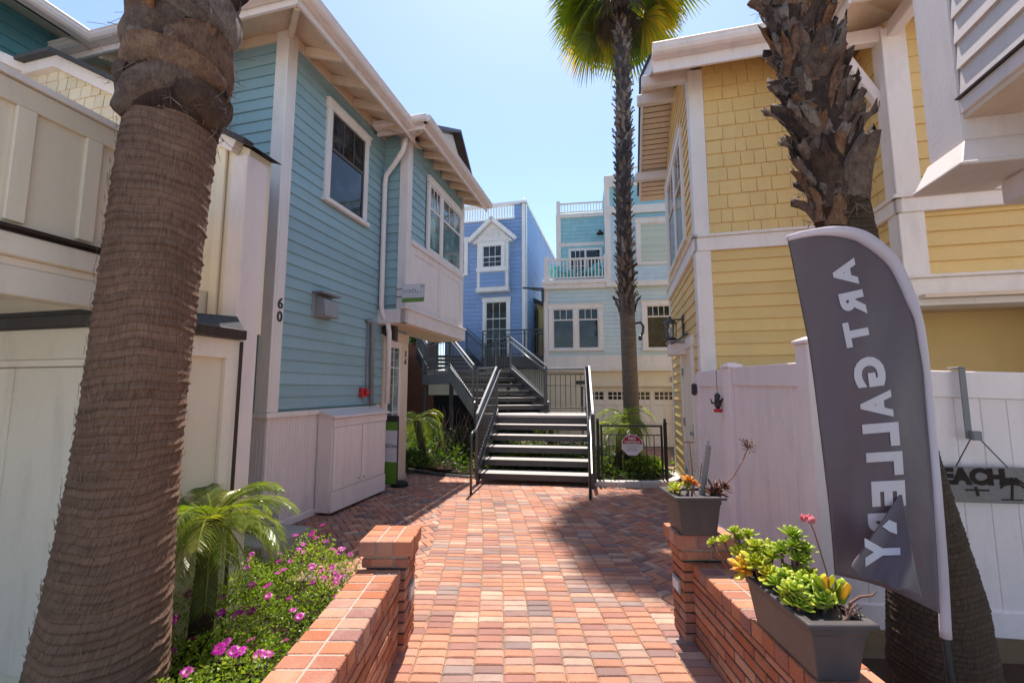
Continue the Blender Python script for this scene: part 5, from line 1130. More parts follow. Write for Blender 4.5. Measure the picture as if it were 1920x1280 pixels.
mb = MB(); c = lax(3.5); mb.lathe([(.18,3.1),(.18,3.6),(.17,5.4),(0,5.4)], (c[0],c[1],0), 24); mb.build('upper_trunk', M['boot'], LPM, smooth=True)
mb = MB()
for i in range(60): a = rnd()*2*pi; z = ru(2.85,3.5); c = lax(z); fp.append((c[0]+.22*cos(a), c[1]+.22*sin(a), z))
fibres(mb, fp, 260, .14)
for i in range(500):
    z = ru(.25,2.9); a = ru(-2.9,.4); c = lax(z); R = lrad(z)+.012; rd = Vector((cos(a),sin(a),0)); tg = Vector((-sin(a),cos(a),0)); p = Vector((c[0],c[1],z))+rd*R
    q = p + tg*ru(-.03,.03) + Vector((0,0,ru(.01,.05))) + rd*ru(.0,.006); mb.bar(p, q, .0012)
mb.build('dry_fibre', M['fibre'], LPM)['kind'] = 'stuff'
# --- right foreground palm, leaning left as it rises
RPM = thing('palm_tree', 'leaning palm trunk covered in criss-cross leaf bases behind the feather flag', 'palm tree', 'w', (2.12, 2.28, 0))
rax = lambda z: (2.10 - .153*max(0,z-.6), 2.30)
rrad = lambda z: .125 + .10*max(0,(1.8-z)/1.8)**1.3
palm_trunk(RPM, rax, rrad, (0, 2.85), ring=.024, n=96, mat='bark2', ridge=.005)
def rtop(z): c = rax(z); return c
mb = MB(); random.seed(11)
c = rax(3.5); mb.tube([(rax(z)[0], rax(z)[1], z) for z in (2.5,2.9,3.3,3.8,4.6,5.2)], .128, 20, .05)
for i in range(380):
    z = 2.44 + (i/380)*2.0 + ru(-.04,.04); a = i*2.39996 + ru(-.3,.3); c = rax(z)
    if z < 2.74 and not (1.9 < (a % (2*pi)) < 4.6): continue
    if z < 2.62 and not (2.6 < (a % (2*pi)) < 4.2): continue
    boot(mb, (c[0],c[1],0), a, .110+ru(-.006,.022), z, ru(.15,.27), ru(.08,.14), ru(.02,.20) if rnd() < .85 else ru(.25,.45), random.choice((-1,1))*ru(.2,.75), .010, .55)
for (z,a,L,W,ln,tw) in [(2.56,3.6,.34,.17,.25,.15),(2.42,3.3,.30,.11,.15,.1),(2.20,3.5,.3,.09,.1,.05),(2.74,-.15,.34,.05,.35,.1),(2.60,4.4,.3,.2,.3,.3)]:
    c = rax(z); boot(mb, (c[0],c[1],0), a, rrad(z)-.005, z, L, W, ln, tw, .014, .3)
mb.build('leaf_base', M['boot'], RPM, smooth=True)
mb = MB(); fp = []
for i in range(80): a = rnd()*2*pi; z = ru(2.5,4.1); c = rax(z); fp.append((c[0]+.15*cos(a), c[1]+.15*sin(a), z))
fibres(mb, fp, 420, .09); mb.build('dry_fibre', M['fibre'], RPM)['kind'] = 'stuff'
# --- middle fan palm
MPM = thing('fan_palm', 'tall slender fan palm rising beside the gate, its green crown against the sky', 'palm tree', 'w', (2.45, 9.2, 0))
mxs = [(0,2.50),(1.9,2.475),(3.5,2.45),(5.4,2.43),(7.3,2.49),(9.2,2.51),(12,2.46)]
def max_(z):
    for (a,x0),(b,x1) in zip(mxs[:-1], mxs[1:]):
        if z <= b: return (x0+(x1-x0)*(z-a)/(b-a), 9.2)
    return (2.5, 9.2)
mrad = lambda z: .165 + .06*max(0,(1-z)) - .003*z if z < 3.6 else .15
palm_trunk(MPM, max_, mrad, (0, 3.6), ring=.06, n=40, mat='bark3', ridge=.004, sub=3)
mb = MB(); mb.tube([(max_(z)[0],9.2,z) for z in (3.4,4.5,5.6,7,8.4,9.8,11.8)], [.15,.155,.16,.155,.15,.15,.14], 20, .15); mb.build('upper_trunk', M['boot2'], MPM, smooth=True)
mb = MB(); random.seed(5)
for i in range(560):
    z = 3.35 + i/560*7.6; a = i*2.39996 + ru(-.2,.2); c = max_(z); boot(mb, (c[0],c[1],0), a, .150+.012*sin(z*2), z, ru(.12,.20), ru(.07,.12), ru(.2,.62), ru(-.3,.3), .01, .4)
for i in range(6): c = max_(3.3); boot(mb, (c[0],c[1],0), i*1.05, .17, 3.22-.04*(i%3), .34, .14, .35, ru(-.3,.3), .012, .3)
mb.build('leaf_base', M['boot2'], MPM)
def fan_leaf(mb, base, dirv, pet, R, nseg=26, spread=2.5, droop=.25, r=None, stem=None):
    d = Vector(dirv).normalized(); s = d.cross(Vector((0,0,1))).normalized(); u = s.cross(d)
    hub = Vector(base) + d*pet + Vector((0,0,-droop*pet*.3)); (stem or mb).bar(base, hub, .022, .014)
    c0 = rnd() if r is None else r
    for i in range(nseg):
        a = (i/(nseg-1)-.5)*2*spread/2*1.0; L = R*(1-.25*abs(a)/spread*1.4)*ru(.9,1.05)
        v = d*cos(a) + s*sin(a); nrm = u; w = R*spread/nseg*.52; pr = [(0,.006,0),(.45,w*.5,.0),(.72,w*.5,.05),(1.0,.003,.16)]
        tvec = (s*cos(a) - d*sin(a)); fold = (1 if i % 2 else -1)*.25
        vs = []
        for t, hw, dr in pr:
            p = hub + v*(L*t) - Vector((0,0,1))*(droop*L*(dr*2.2+t*t*.25)) + nrm*(.05*R*sin(t*3)*cos(a))
            vs += [p - tvec*hw + nrm*fold*hw, p + tvec*hw - nrm*fold*hw]
        mb.add(vs, [(0,1,3,2),(2,3,5,4),(4,5,7,6)], min(1,max(0,c0+ru(-.15,.15))))
mb = MB(); ms = MB(); md = MB(); random.seed(21)
for i in range(104):
    q_ = i/104; z = 10.9 + q_*1.35; el = -.9 + 2.1*q_ + ru(-.15,.15); a = i*2.39996; c = max_(z)
    if sin(a) < -.55 and el < .45: continue
    d = (cos(a)*cos(el), sin(a)*cos(el), sin(el)); fan_leaf(mb, (c[0]+.1*cos(a),c[1]+.1*sin(a),z), d, ru(.6,.95), ru(.85,1.1), droop=.45 if el < .5 else .3, r=max(0,min(1, .80-.85*q_+ru(-.3,.22))), stem=ms)
for i in range(16):
    z = 10.6 + rnd()*.35; a = rnd()*2*pi; c = max_(z); fan_leaf(md, (c[0]+.12*cos(a),c[1]+.12*sin(a),z), (cos(a)*.5, sin(a)*.5, -.8), ru(.3,.5), ru(.45,.65), nseg=14, spread=1.3, droop=.4)
mb.build('crown', M['fan'], MPM); ms.build('leaf_stalk', M['frond'], MPM); md.build('dead_leaf_skirt', M['dryfan'], MPM)
t = thing('trunk_fixture', 'small black curved metal fixture fixed to the slender fan palm trunk', 'fixture', 'w', (2.62, 9.05, 2.6))
mb = MB(); mb.tube([(2.58,9.05,2.95),(2.68,9.02,2.97),(2.73,9.0,2.88),(2.72,9.0,2.76),(2.67,9.0,2.68)], .025, 8); mb.build('arm', M['black'], t, smooth=True)
mb = MB(); mb.lathe([(0,2.58),(.04,2.6),(.045,2.66),(.02,2.7),(0,2.7)], (2.66,9.0,0), 10); mb.build('dome', M['black'], t, smooth=True)
# --- feather (pygmy date) palms
def date_palm(label, x, y, h, nf, FL, rt=.07, mat='frond', lean=(0,0), seed=1, nl=34, ll=.17, z0=0, trunkmat='bark2', elmin=-.25, bend=1.):
    random.seed(seed); t = thing('dwarf_palm', label, 'palm', 'w', (x, y, z0), 'dwarf feather palms in the beds')
    ax = lambda z: (x + lean[0]*(z-z0)/h, y + lean[1]*(z-z0)/h)
    palm_trunk(t, ax, lambda z: rt*(1.1-.15*(z-z0)/h), (z0, z0+h), ring=.03, n=24, mat=trunkmat, ridge=.010, sub=3)
    mb = MB(); c = ax(z0+h)
    for i in range(nf):
        a = i*2.39996; el = 1.25 - (1.25-elmin)*((i+.5)/nf)**.8 + ru(-.1,.1); L = FL*ru(.8,1.1)*(1 - .15*(el > 1)); n = nl
        p = Vector((c[0]+rt*.5*cos(a), c[1]+rt*.5*sin(a), z0+h-.02+.03*sin(el))); pts = [p]; e = el; st = L/14
        for k in range(14):
            e -= bend*(.13 if el > .2 else .10) * (1 + .4*k/14); p = p + Vector((cos(a)*cos(e), sin(a)*cos(e), sin(e)))*st; pts.append(p)
        mb.tube(pts, [.006*(1-.8*k/14)+.001 for k in range(15)], 4, .8, cap=False); c0 = ru(.15,.75)
        for k in range(n):
            tt = .10 + .9*k/n; f = tt*14; j = min(13, int(f)); q = pts[j].lerp(pts[j+1], f-j); d = (pts[j+1]-pts[j]).normalized(); s = d.cross(Vector((0,0,1)))
            if s.length < .01: s = Vector((1,0,0))
            s.normalize(); u = s.cross(d); ln = ll*(sin(pi*min(1,tt*.85+.12))**.6)*ru(.85,1.1)
            for sg in (-1, 1):
                v = (d*.72 + s*sg*.75 + u*ru(.0,.25)).normalized(); m_ = q + v*ln*.55 - Vector((0,0,.06*ln)); e2 = q + v*ln - Vector((0,0,ln*ru(.2,.45))); hw = .0036
                wv = d*hw*.9 + u*hw*.4
                mb.add([q-wv*.6, q+wv*.6, m_+wv, m_-wv, e2], [(0,1,2,3),(3,2,4)], max(0,min(1,c0+ru(-.2,.25))))
    mb.build('crown', M[mat], t); return t
date_palm('dwarf feather palm with glossy green fronds beside the big left palm trunk', -1.80, 2.68, .84, 34, .47, .055, seed=4, nl=38, ll=.15, lean=(.03,0), elmin=-.35, bend=.75)
p_ = conv('w','w',-2.15,9.6); date_palm('leaning dwarf feather palm in the shade left of the stairs', -1.75, 9.15, .95, 26, .75, .07, seed=8, nl=30, ll=.24, lean=(-.22,0))
date_palm('dwarf feather palm behind the black garden gate', 1.95, 8.3, .85, 24, .62, .06, seed=12, nl=30, ll=.22, lean=(.08,0))
date_palm('taller dwarf feather palm just behind the gate against the fan palm trunk', 2.28, 8.75, 1.05, 24, .72, .06, seed=15, nl=30, ll=.22, lean=(-.06,0))
date_palm('small dwarf feather palm behind the stair landing, only its tips in view', .95, 10.9, .85, 18, .6, .06, seed=19, nl=28, ll=.2)
# --- flower bush
random.seed(31)
BU = thing('flowering_shrub', 'low green shrub covered in magenta daisies beside the left brick wall', 'shrub', 'w', (-1.5, 3.0, .03))
poly = [(-2.25,2.15),(-.98,1.9),(-.97,2.95),(-1.18,3.55),(-1.6,3.92),(-2.15,3.7),(-2.4,3.0)]
def inp(x, y, P_):
    c = False
    for (a,b),(c_,d) in zip(P_, P_[1:]+P_[:1]):
        if (b > y) != (d > y) and x < (c_-a)*(y-b)/(d-b)+a: c = not c
    return c
def bh(x, y): return .92*(.10 + .20*max(0, .5+.5*sin(x*4.1+.6)*cos(y*3.3)) + .07*sin(x*11+y*7) + .05*sin(y*13-x*5) + .12*max(0,min(1,(-1.0-x)/.5)))
mb = MB(); fl = []
def leaf(mb, p, L, W, d, r):
    d = Vector(d).normalized(); s = d.cross(Vector((ru(-1,1),ru(-1,1),ru(-1,1)))).normalized(); p = Vector(p)
    mb.add([p, p+d*L*.45+s*W, p+d*L, p+d*L*.45-s*W], [(0,1,2),(0,2,3)], r)
cnt = 0
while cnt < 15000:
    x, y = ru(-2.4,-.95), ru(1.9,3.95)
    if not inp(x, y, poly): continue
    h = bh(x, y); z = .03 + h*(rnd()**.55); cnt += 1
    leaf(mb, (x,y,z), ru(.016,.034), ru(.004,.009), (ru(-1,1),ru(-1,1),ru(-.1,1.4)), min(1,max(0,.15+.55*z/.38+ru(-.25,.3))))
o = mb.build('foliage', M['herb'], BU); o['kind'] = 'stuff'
mb = MB(); nf = 0
while nf < 98:
    x, y = ru(-2.3,-.96), ru(2.0,3.9)
    if not inp(x, y, poly): continue
    z = .03 + bh(x, y) + ru(.0,.05); nf += 1; m = MB(); R_ = ru(.021,.031); tx, ty = ru(-.5,.5), ru(-.7,.2); rr = rnd()
    nrm = Vector((tx,ty,1)).normalized(); s = nrm.cross(Vector((0,1,0))).normalized(); u = s.cross(nrm); c = Vector((x,y,z))
    for k in range(11):
        a = k*2*pi/11+ru(-.1,.1); v = s*cos(a)+u*sin(a); w_ = (s*-sin(a)+u*cos(a))*R_*.26; L = R_*ru(.9,1.1)
        m.add([c+v*.004, c+v*L*.6+w_+nrm*.003, c+v*L+w_*.3, c+v*L-w_*.3, c+v*L*.6-w_+nrm*.003], [(0,1,2,3,4)], max(0,min(1,rr+ru(-.15,.15))))
    m.bar(c-nrm*.0-Vector((0,0,.06)), c, .002)
    m.build('flower', M['petal'], BU)
# --- ground cover and shrubs under and behind the stairs
def cover(name, label, poly_, n, hf, mat, LL_, WW_, base=.05, cat='ground cover', kind='stuff'):
    m = MB(); k = 0; xs = [p[0] for p in poly_]; ys = [p[1] for p in poly_]
    while k < n:
        x, y = ru(min(xs),max(xs)), ru(min(ys),max(ys))
        if not inp(x, y, poly_): continue
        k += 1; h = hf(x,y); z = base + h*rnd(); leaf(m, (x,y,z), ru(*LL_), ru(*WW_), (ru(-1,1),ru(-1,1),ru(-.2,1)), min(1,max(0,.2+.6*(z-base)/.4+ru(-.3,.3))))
    return tag(m.build(name, M[mat]), label, cat, None, kind)
bw = [(p.x,p.y) for p in bedpts]
random.seed(44)
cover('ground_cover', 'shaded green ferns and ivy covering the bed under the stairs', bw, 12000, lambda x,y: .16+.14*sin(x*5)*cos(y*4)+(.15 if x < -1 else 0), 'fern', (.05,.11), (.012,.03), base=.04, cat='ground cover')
def shrub(label, x, y, z, rx, ry, rz, n, mat='hedge', name='shrub', s=1.):
    t = thing(name, label, 'shrub', 'w', (x,y,z), None); m = MB()
    for i in range(n):
        a = rnd()*2*pi; b = math.acos(ru(-.3,1)); q = ru(.45,1)**.5*(1+.18*sin(a*3+b*4)+.1*sin(a*7)); p = (x+rx*q*sin(b)*cos(a), y+ry*q*sin(b)*sin(a), z+rz*.3+rz*q*cos(b)*.8)
        leaf(m, p, ru(.05,.11)*s, ru(.015,.03)*s, (ru(-1,1),ru(-1,1),ru(-.3,1)), rnd())
    m.build('foliage', M[mat], t)
    m = MB()
    for k in range(5): m.tube([(x,y,z),(x+ru(-.3,.3)*rx,y+ru(-.3,.3)*ry,z+rz*.9)], [.02,.006], 5)
    m.build('stem', M['stalk'], t)
shrub('round green shrub on the terrace at the head of the upper stairs', -3.2, 16.9, 3.3, .9, .4, .55, 1800, s=1.3)
shrub('green shrub in the bed under the left palm', -2.1, 8.75, .05, .5, .35, .32, 1200, 'fern')
shrub('bright green shrub right behind the gate at its foot', 2.45, 8.25, .05, .35, .3, .28, 1200, 'herb', s=.8)
shrub('dark ivy mound below the middle flight', -.9, 10.6, .05, .9, .6, .55, 1800, 'hedge')
shrub('bright green shrub under the lower stair treads', .35, 8.9, .05, .6, .35, .28, 1400, 'herb', s=.8)
for i, (x, y, lab) in enumerate(((-1.2,9.9,'bare brown twiggy stems in the shade under the stairs'),)):
    t = thing('twiggy_shrub', lab, 'shrub', 'w', (x,y,.05)); m = MB()
    for k in range(26):
        p = Vector((x+ru(-.5,.5),y+ru(-.2,.4),.05)); pts = [p]
        for j in range(5): p = p + Vector((ru(-.12,.12),ru(-.1,.1),ru(.15,.28))); pts.append(p)
        m.tube(pts, [.014,.012,.01,.007,.005,.002], 5)
    m.build('stem', M['stalk'], t)
# ================= feather flag =================
def fabric(name, col, tr):
    m, nt, b = base_mat(name); L = nt.links; b.inputs['Base Color'].default_value = tuple(col) + (1,); b.inputs['Roughness'].default_value = .36; b.inputs['Specular IOR Level'].default_value = .55
    if 'Sheen Weight' in b.inputs: b.inputs['Sheen Weight'].default_value = .3
    tc = N(nt, 'ShaderNodeTexCoord'); n1 = N(nt, 'ShaderNodeTexNoise'); n1.inputs['Scale'].default_value = 9; n1.inputs['Detail'].default_value = 6; L.new(tc.outputs['Object'], n1.inputs['Vector'])
    n2 = N(nt, 'ShaderNodeTexNoise'); n2.inputs['Scale'].default_value = 600; L.new(tc.outputs['Object'], n2.inputs['Vector'])
    bp = N(nt, 'ShaderNodeBump'); bp.inputs['Strength'].default_value = .35; bp.inputs['Distance'].default_value = .02; L.new(mth(nt, 'ADD', n1.outputs['Fac'], mth(nt, 'MULTIPLY', n2.outputs['Fac'], .05)), bp.inputs['Height']); L.new(bp.outputs['Normal'], b.inputs['Normal'])
    t = N(nt, 'ShaderNodeBsdfTranslucent'); t.inputs['Color'].default_value = tuple(min(1, c*1.8) for c in col) + (1,); mx = N(nt, 'ShaderNodeMixShader'); mx.inputs[0].default_value = tr
    L.new(b.outputs[0], mx.inputs[1]); L.new(t.outputs[0], mx.inputs[2]); L.new(mx.outputs[0], nt.nodes['Material Output'].inputs['Surface']); return m
M['flag'] = fabric('charcoal_flag_fabric', (.125,.088,.108), .32); M['sleeve'] = fabric('pale_sleeve_fabric', (.56,.50,.56), .2); M['letter'] = fabric('printed_white_letter', (.60,.55,.60), .2)
FL = thing('feather_flag', 'tall charcoal feather flag printed ART GALLERY in mirror image, on a bowed pole', 'flag', 'w', (1.73, 1.75, 0))
TH = math.atan(88/820)
def bow(px, py, y):
    """flag drawing coordinates (px) to the cloth standing y metres out"""
    dx, dy = (px-960)/820, (640-py)/820; f = y/(cos(TH)-dy*sin(TH)); return Vector((dx*f, y, 1.6+(sin(TH)+dy*cos(TH))*f))
FO = [(1474,442),(1500,434),(1530,428),(1560,424),(1590,425),(1620,433),(1650,452),(1680,482),(1702,520),(1718,560),(1730,600),(1738,650),(1744,700),(1750,760),(1756,830),(1762,900),(1768,980),(1776,1080),(1783,1195)]
FI = [(1478,452),(1505,446),(1535,442),(1565,443),(1595,449),(1625,462),(1655,484),(1683,520),(1700,552),(1712,590),(1722,640),(1730,690),(1735,750),(1741,820),(1747,890),(1752,970),(1757,1050),(1762,1150),(1764,1195)]
FI2 = FI[:6] + [(1636,472),(1664,498),(1683,531),(1700,568),(1715,602),(1723,650),(1731,700),(1736,760),(1742,830),(1748,900),(1753,980),(1759,1080),(1764,1195)]; FI2[5] = (1611,456)
FLf = [(1478,452),(1482,470),(1487,495),(1492,520),(1497,545),(1502,570),(1507,595),(1512,620),(1517,645),(1521,675),(1526,710),(1531,750),(1536,790),(1542,840),(1548,890),(1554,940),(1560,1000),(1566,1077)]
def cr(P_, t):
    t = max(0, min(len(P_)-1.0001, t)); i = int(t); f = t-i; g = lambda k: P_[max(0,min(len(P_)-1,k))]
    a,b,c,d = g(i-1),g(i),g(i+1),g(i+2)
    return tuple(.5*((2*b[q])+(-a[q]+c[q])*f+(2*a[q]-5*b[q]+4*c[q]-d[q])*f*f+(-a[q]+3*b[q]-3*c[q]+d[q])*f**3) for q in (0,1))
def wave(px, py):
    s = (px-1478)/290; v = (py-440)/700
    return 1.75 + .034*sin(s*5.2+v*2.2+sin(v*5)*.8) *(.25+v) + .017*sin(s*11-v*4+sin(v*7))*(.3+.5*v) + .006*sin(s*19+v*9)*(.4+.6*v) + .035*(1-s)*sin(v*2.6) - .05*max(0,.22-s)
def cloth(px, py, off=0): return bow(px, py, wave(px, py)-off)
mb = MB(); nv, nu = 102, 30; vs = []
for i in range(nv+1):
    t = 17*i/nv; l, r = cr(FLf, t), cr(FI, t)
    for j in range(nu+1):
        q = j/nu; px, py = l[0]+(r[0]-l[0])*q, l[1]+(r[1]-l[1])*q; py += 10*sin(q*pi)*(i/nv)**6*-1
        vs.append(cloth(px, py))
mb.add(vs, [(i*(nu+1)+j, i*(nu+1)+j+1, (i+1)*(nu+1)+j+1, (i+1)*(nu+1)+j) for i in range(nv) for j in range(nu)], .5)
def thicken(o, t):
    md = o.modifiers.new('thickness', 'SOLIDIFY'); md.thickness = t; md.offset = 0
cl = mb.build('flag_cloth', M['flag'], FL, smooth=True); thicken(cl, .0016)
mb = MB(); vs = []; ns = 90
for i in range(ns+1):
    t = 18*i/ns; a, b = cr(FO, t), cr(FI2, t); c = cloth((a[0]+b[0])/2, (a[1]+b[1])/2); A_, B_ = cloth(*a), cloth(*b); hw = (A_-B_)/2
    for k in range(10):
        an = 2*pi*k/10; vs.append(c + hw*cos(an) + Vector((0,1,0))*sin(an)*hw.length*.75)
mb.add(vs, [(i*10+k, i*10+(k+1)%10, (i+1)*10+(k+1)%10, (i+1)*10+k) for i in range(ns) for k in range(10)] + [tuple(range(9,-1,-1)), tuple(ns*10+k for k in range(10))], .5)
mb.build('pole_sleeve', M['sleeve'], FL, smooth=True, fix=True)
mb = MB(); e_ = cloth(1773,1195); mb.tube([e_+Vector((0,0,.012)), e_, Vector((e_.x+.012,e_.y,.25)), Vector((e_.x+.03,e_.y,-.05))], [.010,.012,.014,.016], 10); mb.build('pole', M['black'], FL, smooth=True)
mb = MB(); mb.tube([cloth(*cr(FLf, 17*i/30), -.001) for i in range(31)], .0022, 6); mb.build('hem', M['black'], FL)
def glyph(mb, ch, cx, cy, adv, hgt, tilt, surf, bold=.055, off=.0035):
    v, f = text_mesh(ch, 1.0, bold=bold, ext=0, res=4); xs = [p[0] for p in v]; ys = [p[1] for p in v]; w_, h_ = max(xs)-min(xs), max(ys)-min(ys); mx_, my_ = (max(xs)+min(xs))/2, (max(ys)+min(ys))/2
    bm = bmesh.new(); bv = [bm.verts.new(p) for p in v]
    for q in f:
        try: bm.faces.new([bv[i] for i in q])
        except ValueError: pass
    bmesh.ops.triangulate(bm, faces=bm.faces)
    for _ in range(2): bmesh.ops.subdivide_edges(bm, edges=[e for e in bm.edges if e.calc_length() > .12], cuts=1); bmesh.ops.triangulate(bm, faces=bm.faces)
    bm.verts.index_update(); ct, st = cos(tilt), sin(tilt); out = []
    for p in bm.verts:
        s, t = (p.co.x-mx_)/w_*adv, (p.co.y-my_)/h_*hgt
        out.append(surf(cx + s*st - t*ct, cy + s*ct + t*st, off))
    mb.add(out, [tuple(q.index for q in p.verts) for p in bm.faces], .5); bm.free()
mb = MB()
for ch, x, y, adv, h, tl in [('A',1584,512,50,45,.20),('R',1599,570,47,46,.22),('T',1606,625,47,46,.20),('G',1630,697,57,59,.14),('A',1643,759,51,60,.12),('L',1652,815,44,68,.08),('L',1659,869,44,68,.06),('E',1666,925,48,63,.05),('R',1659,985,48,62,.05)]:
    glyph(mb, ch, x, y, adv, h, tl, cloth)
o = mb.build('lettering', M['letter'], cl); thicken(o, .0008)
# lower corner as a folded flap, shaped and tilted for a sunlit patch
def flap(px, py, off=0):
    a = max(0, (py-915)/190); return bow(px, py, 1.73 - .17*a - .012*sin(px*.055+py*.02)*a*2 - off)
FP = [((1689,922),(1690,922)),((1672,948),(1696,955)),((1652,978),(1702,990)),((1632,1007),(1709,1025)),((1612,1036),(1716,1062)),((1597,1060),(1722,1090)),((1606,1078),(1729,1117))]
mb = MB(); vs = []
for i in range(31):
    a, b = cr([p[0] for p in FP], 6*i/30), cr([p[1] for p in FP], 6*i/30)
    for j in range(21): q = j/20; vs.append(flap(a[0]+(b[0]-a[0])*q, a[1]+(b[1]-a[1])*q + 3*sin(q*14)*(i/30)**8))
mb.add(vs, [(i*21+j, i*21+j+1, (i+1)*21+j+1, (i+1)*21+j) for i in range(30) for j in range(20)], .5)
fo = mb.build('sun_patch_fold', M['flag'], cl, smooth=True); thicken(fo, .0016)
mb = MB(); glyph(mb, 'Y', 1655, 1034, 54, 66, .03, flap)
mb.add([flap(1654,986,.003),flap(1667,974,.003),flap(1681,980,.003),flap(1682,1001,.003),flap(1668,996,.003)], [(0,1,2,3,4)], .5)
o = mb.build('folded_lettering', M['letter'], cl); thicken(o, .0008)
# ================= planters =================
def trough(t, x0, x1, y0, y1, z0, z1, tap=.035, rim=.022, th=.012):
    m = MB(); b = [(x0+tap,y0+tap),(x1-tap,y0+tap),(x1-tap,y1-tap),(x0+tap,y1-tap)]; u = [(x0,y0),(x1,y0),(x1,y1),(x0,y1)]
    zs = z1-.055
    o_ = [(*p,z0) for p in b]; i_ = [(p[0]+(q[0]-p[0])*.78, p[1]+(q[1]-p[1])*.78) for p, q in zip(b, u)]
    v = o_ + [(*p,zs) for p in i_] + [(*q,zs+.003) for q in u] + [(*q,z1-.01) for q in u]
    m.add(v, [(3,2,1,0)] + [(r*4+k, r*4+(k+1)%4, (r+1)*4+(k+1)%4, (r+1)*4+k) for r in range(3) for k in range(4)])
    m.build('planter_body', M['planter'], t, bevel=.004)
    m = MB(); c = .0; R_ = rim
    ov = [(x0-R_,y0-R_),(x1+R_,y0-R_),(x1+R_,y1+R_),(x0-R_,y1+R_)]; iv = [(x0+th,y0+th),(x1-th,y0+th),(x1-th,y1-th),(x0+th,y1-th)]
    v = [(*p,z1-.022) for p in ov] + [(*p,z1-.004) for p in ov] + [((p[0]*.75+q[0]*.25),(p[1]*.75+q[1]*.25),z1) for p, q in zip(ov, iv)] + [(*p,z1-.003) for p in iv] + [(*p,z1-.06) for p in iv]
    m.add(v, [(r*4+k, r*4+(k+1)%4, (r+1)*4+(k+1)%4, (r+1)*4+k) for r in range(4) for k in range(4)] + [(0,3,2,1)])
    m.build('rim', M['planter'], t, bevel=.003)
    m = MB(); m.box(x0+th,x1-th,y0+th,y1-th,z1-.056,z1-.045); m.build('potting_soil', M['soil'], t)
MB.DY = .105
PLA = thing('square_planter', 'dark grey square plastic planter with ribbed rim standing on the right brick pier', 'planter', 'w', (1.21, 2.9, .665))
trough(PLA, 1.06, 1.34, 2.78, 3.05, .667, .915, .028, .024)
MB.DY = .09
PLB = thing('trough_planter', 'long dark grey trough planter standing along the right brick wall', 'planter', 'w', (1.26, 1.9, .49))
trough(PLB, 1.135, 1.355, 1.675, 2.15, .492, .722, .03, .024)
MB.DY = .09
def sleaf(mb, p, d, up, L, W, T, r, n=5):
    """one thick succulent leaf, spoon shaped"""
    d = Vector(d).normalized(); s = d.cross(Vector(up)).normalized(); u = s.cross(d); p = Vector(p); vs = []
    for i in range(n+1):
        t = i/n; w = W*(.35+1.9*t-1.35*t**2.6)*.62 if t < 1 else W*.08; th = T*(1-.55*t); c = p + d*(L*t) + u*(L*.22*t*t)
        vs += [c - s*w + u*th*.15, c - u*th*.5, c + s*w + u*th*.15, c + u*th*.25]
    fs = [(i*4+k, i*4+(k+1)%4, (i+1)*4+(k+1)%4, (i+1)*4+k) for i in range(n) for k in range(4)] + [(3,2,1,0), (n*4,n*4+1,n*4+2,n*4+3)]
    mb.add(vs, fs, r)
def rosette(mb, c, R, nrm, n=22, r0=.4, wide=.36, thick=.12, open_=1.0):
    nrm = Vector(nrm).normalized(); s = nrm.cross(Vector((.3,1,.1))).normalized(); u = s.cross(nrm); c = Vector(c)
    for k in range(n):
        f = (k+.5)/n; a = k*2.39996; el = 1.2 - 1.25*f*open_; v = s*cos(a) + u*sin(a); d = v*cos(el) + nrm*sin(el); L = R*(.35+.65*f)*ru(.9,1.08)
        sleaf(mb, c - nrm*R*.12*f + v*R*.05, d, nrm, L, L*wide, L*thick, max(0,min(1, r0+ru(-.18,.18)+.15*(f-.5))))
random.seed(77)
def succ(label, name, mat, specs, base, stem=True, group='succulents in the two planters', cat='succulent', **kw):
    t = thing(name, label, cat, 'w', base, group); m = MB(); sm = MB()
    for (x,y,z,R,nx,ny,r0) in specs:
        rosette(m, (x,y,z), R, (nx,ny,1), r0=r0, **kw)
        sm.tube([(base[0]+(x-base[0])*.55+ru(-.02,.02), base[1]+(y-base[1])*.8, base[2]), (x-(nx)*.03, y-ny*.03, (z+base[2])/2), (x,y,z-.01)], [.008,.007,.006], 6)
    m.build('leaves', M[mat], t, smooth=True)
    if stem: sm.build('stem', M['stalk'], t, smooth=True)
    return t
sp = [(1.14,2.05,.80,.075,-.3,-.4,.55),(1.20,2.12,.80,.07,.1,-.4,.4),(1.24,2.10,.84,.065,.2,-.3,.5),(1.16,2.24,.84,.06,-.1,.2,.4),(1.22,2.17,.80,.06,.3,0,.6),(1.085,2.24,.83,.055,-.6,.2,.5),(1.13,2.16,.79,.075,-.4,-.3,.62),(1.17,2.10,.85,.06,-.1,-.2,.5),(1.10,2.08,.76,.08,-.6,-.5,.9),(1.19,2.20,.87,.055,0,0,.35),(1.21,2.04,.83,.06,.1,-.4,.45),(1.13,2.22,.88,.05,-.2,.1,.4),(1.16,1.99,.77,.065,-.3,-.5,.7),(1.05,2.30,.80,.04,-.8,.1,.45)]
succ('yellow green succulent rosettes with orange tips at the far end of the trough planter', 'succulent_plant', 'succ', sp, (1.17,2.12,.68), n=20)
sp = [(1.28,1.94,.85,.06,0,-.4,.5),(1.32,2.02,.84,.065,.2,-.4,.45),(1.25,2.03,.86,.055,-.2,-.3,.5),(1.30,2.02,.93,.065,.1,-.2,.35),(1.33,1.98,.88,.055,.2,-.3,.4),(1.27,1.97,.90,.05,-.1,-.3,.4),(1.33,2.06,.91,.05,.2,.1,.3)]
succ('tall bright green bushy succulent heads at the middle back of the trough planter', 'succulent_plant', 'succg', sp, (1.30,2.0,.68), n=30, wide=.26, thick=.14)
sp = [(1.20+ru(-.07,.10), 1.88+ru(-.12,.10), .735+ru(0,.07), ru(.035,.06), ru(-.5,.5), ru(-.6,.1), ru(.3,.95)) for _ in range(34)]
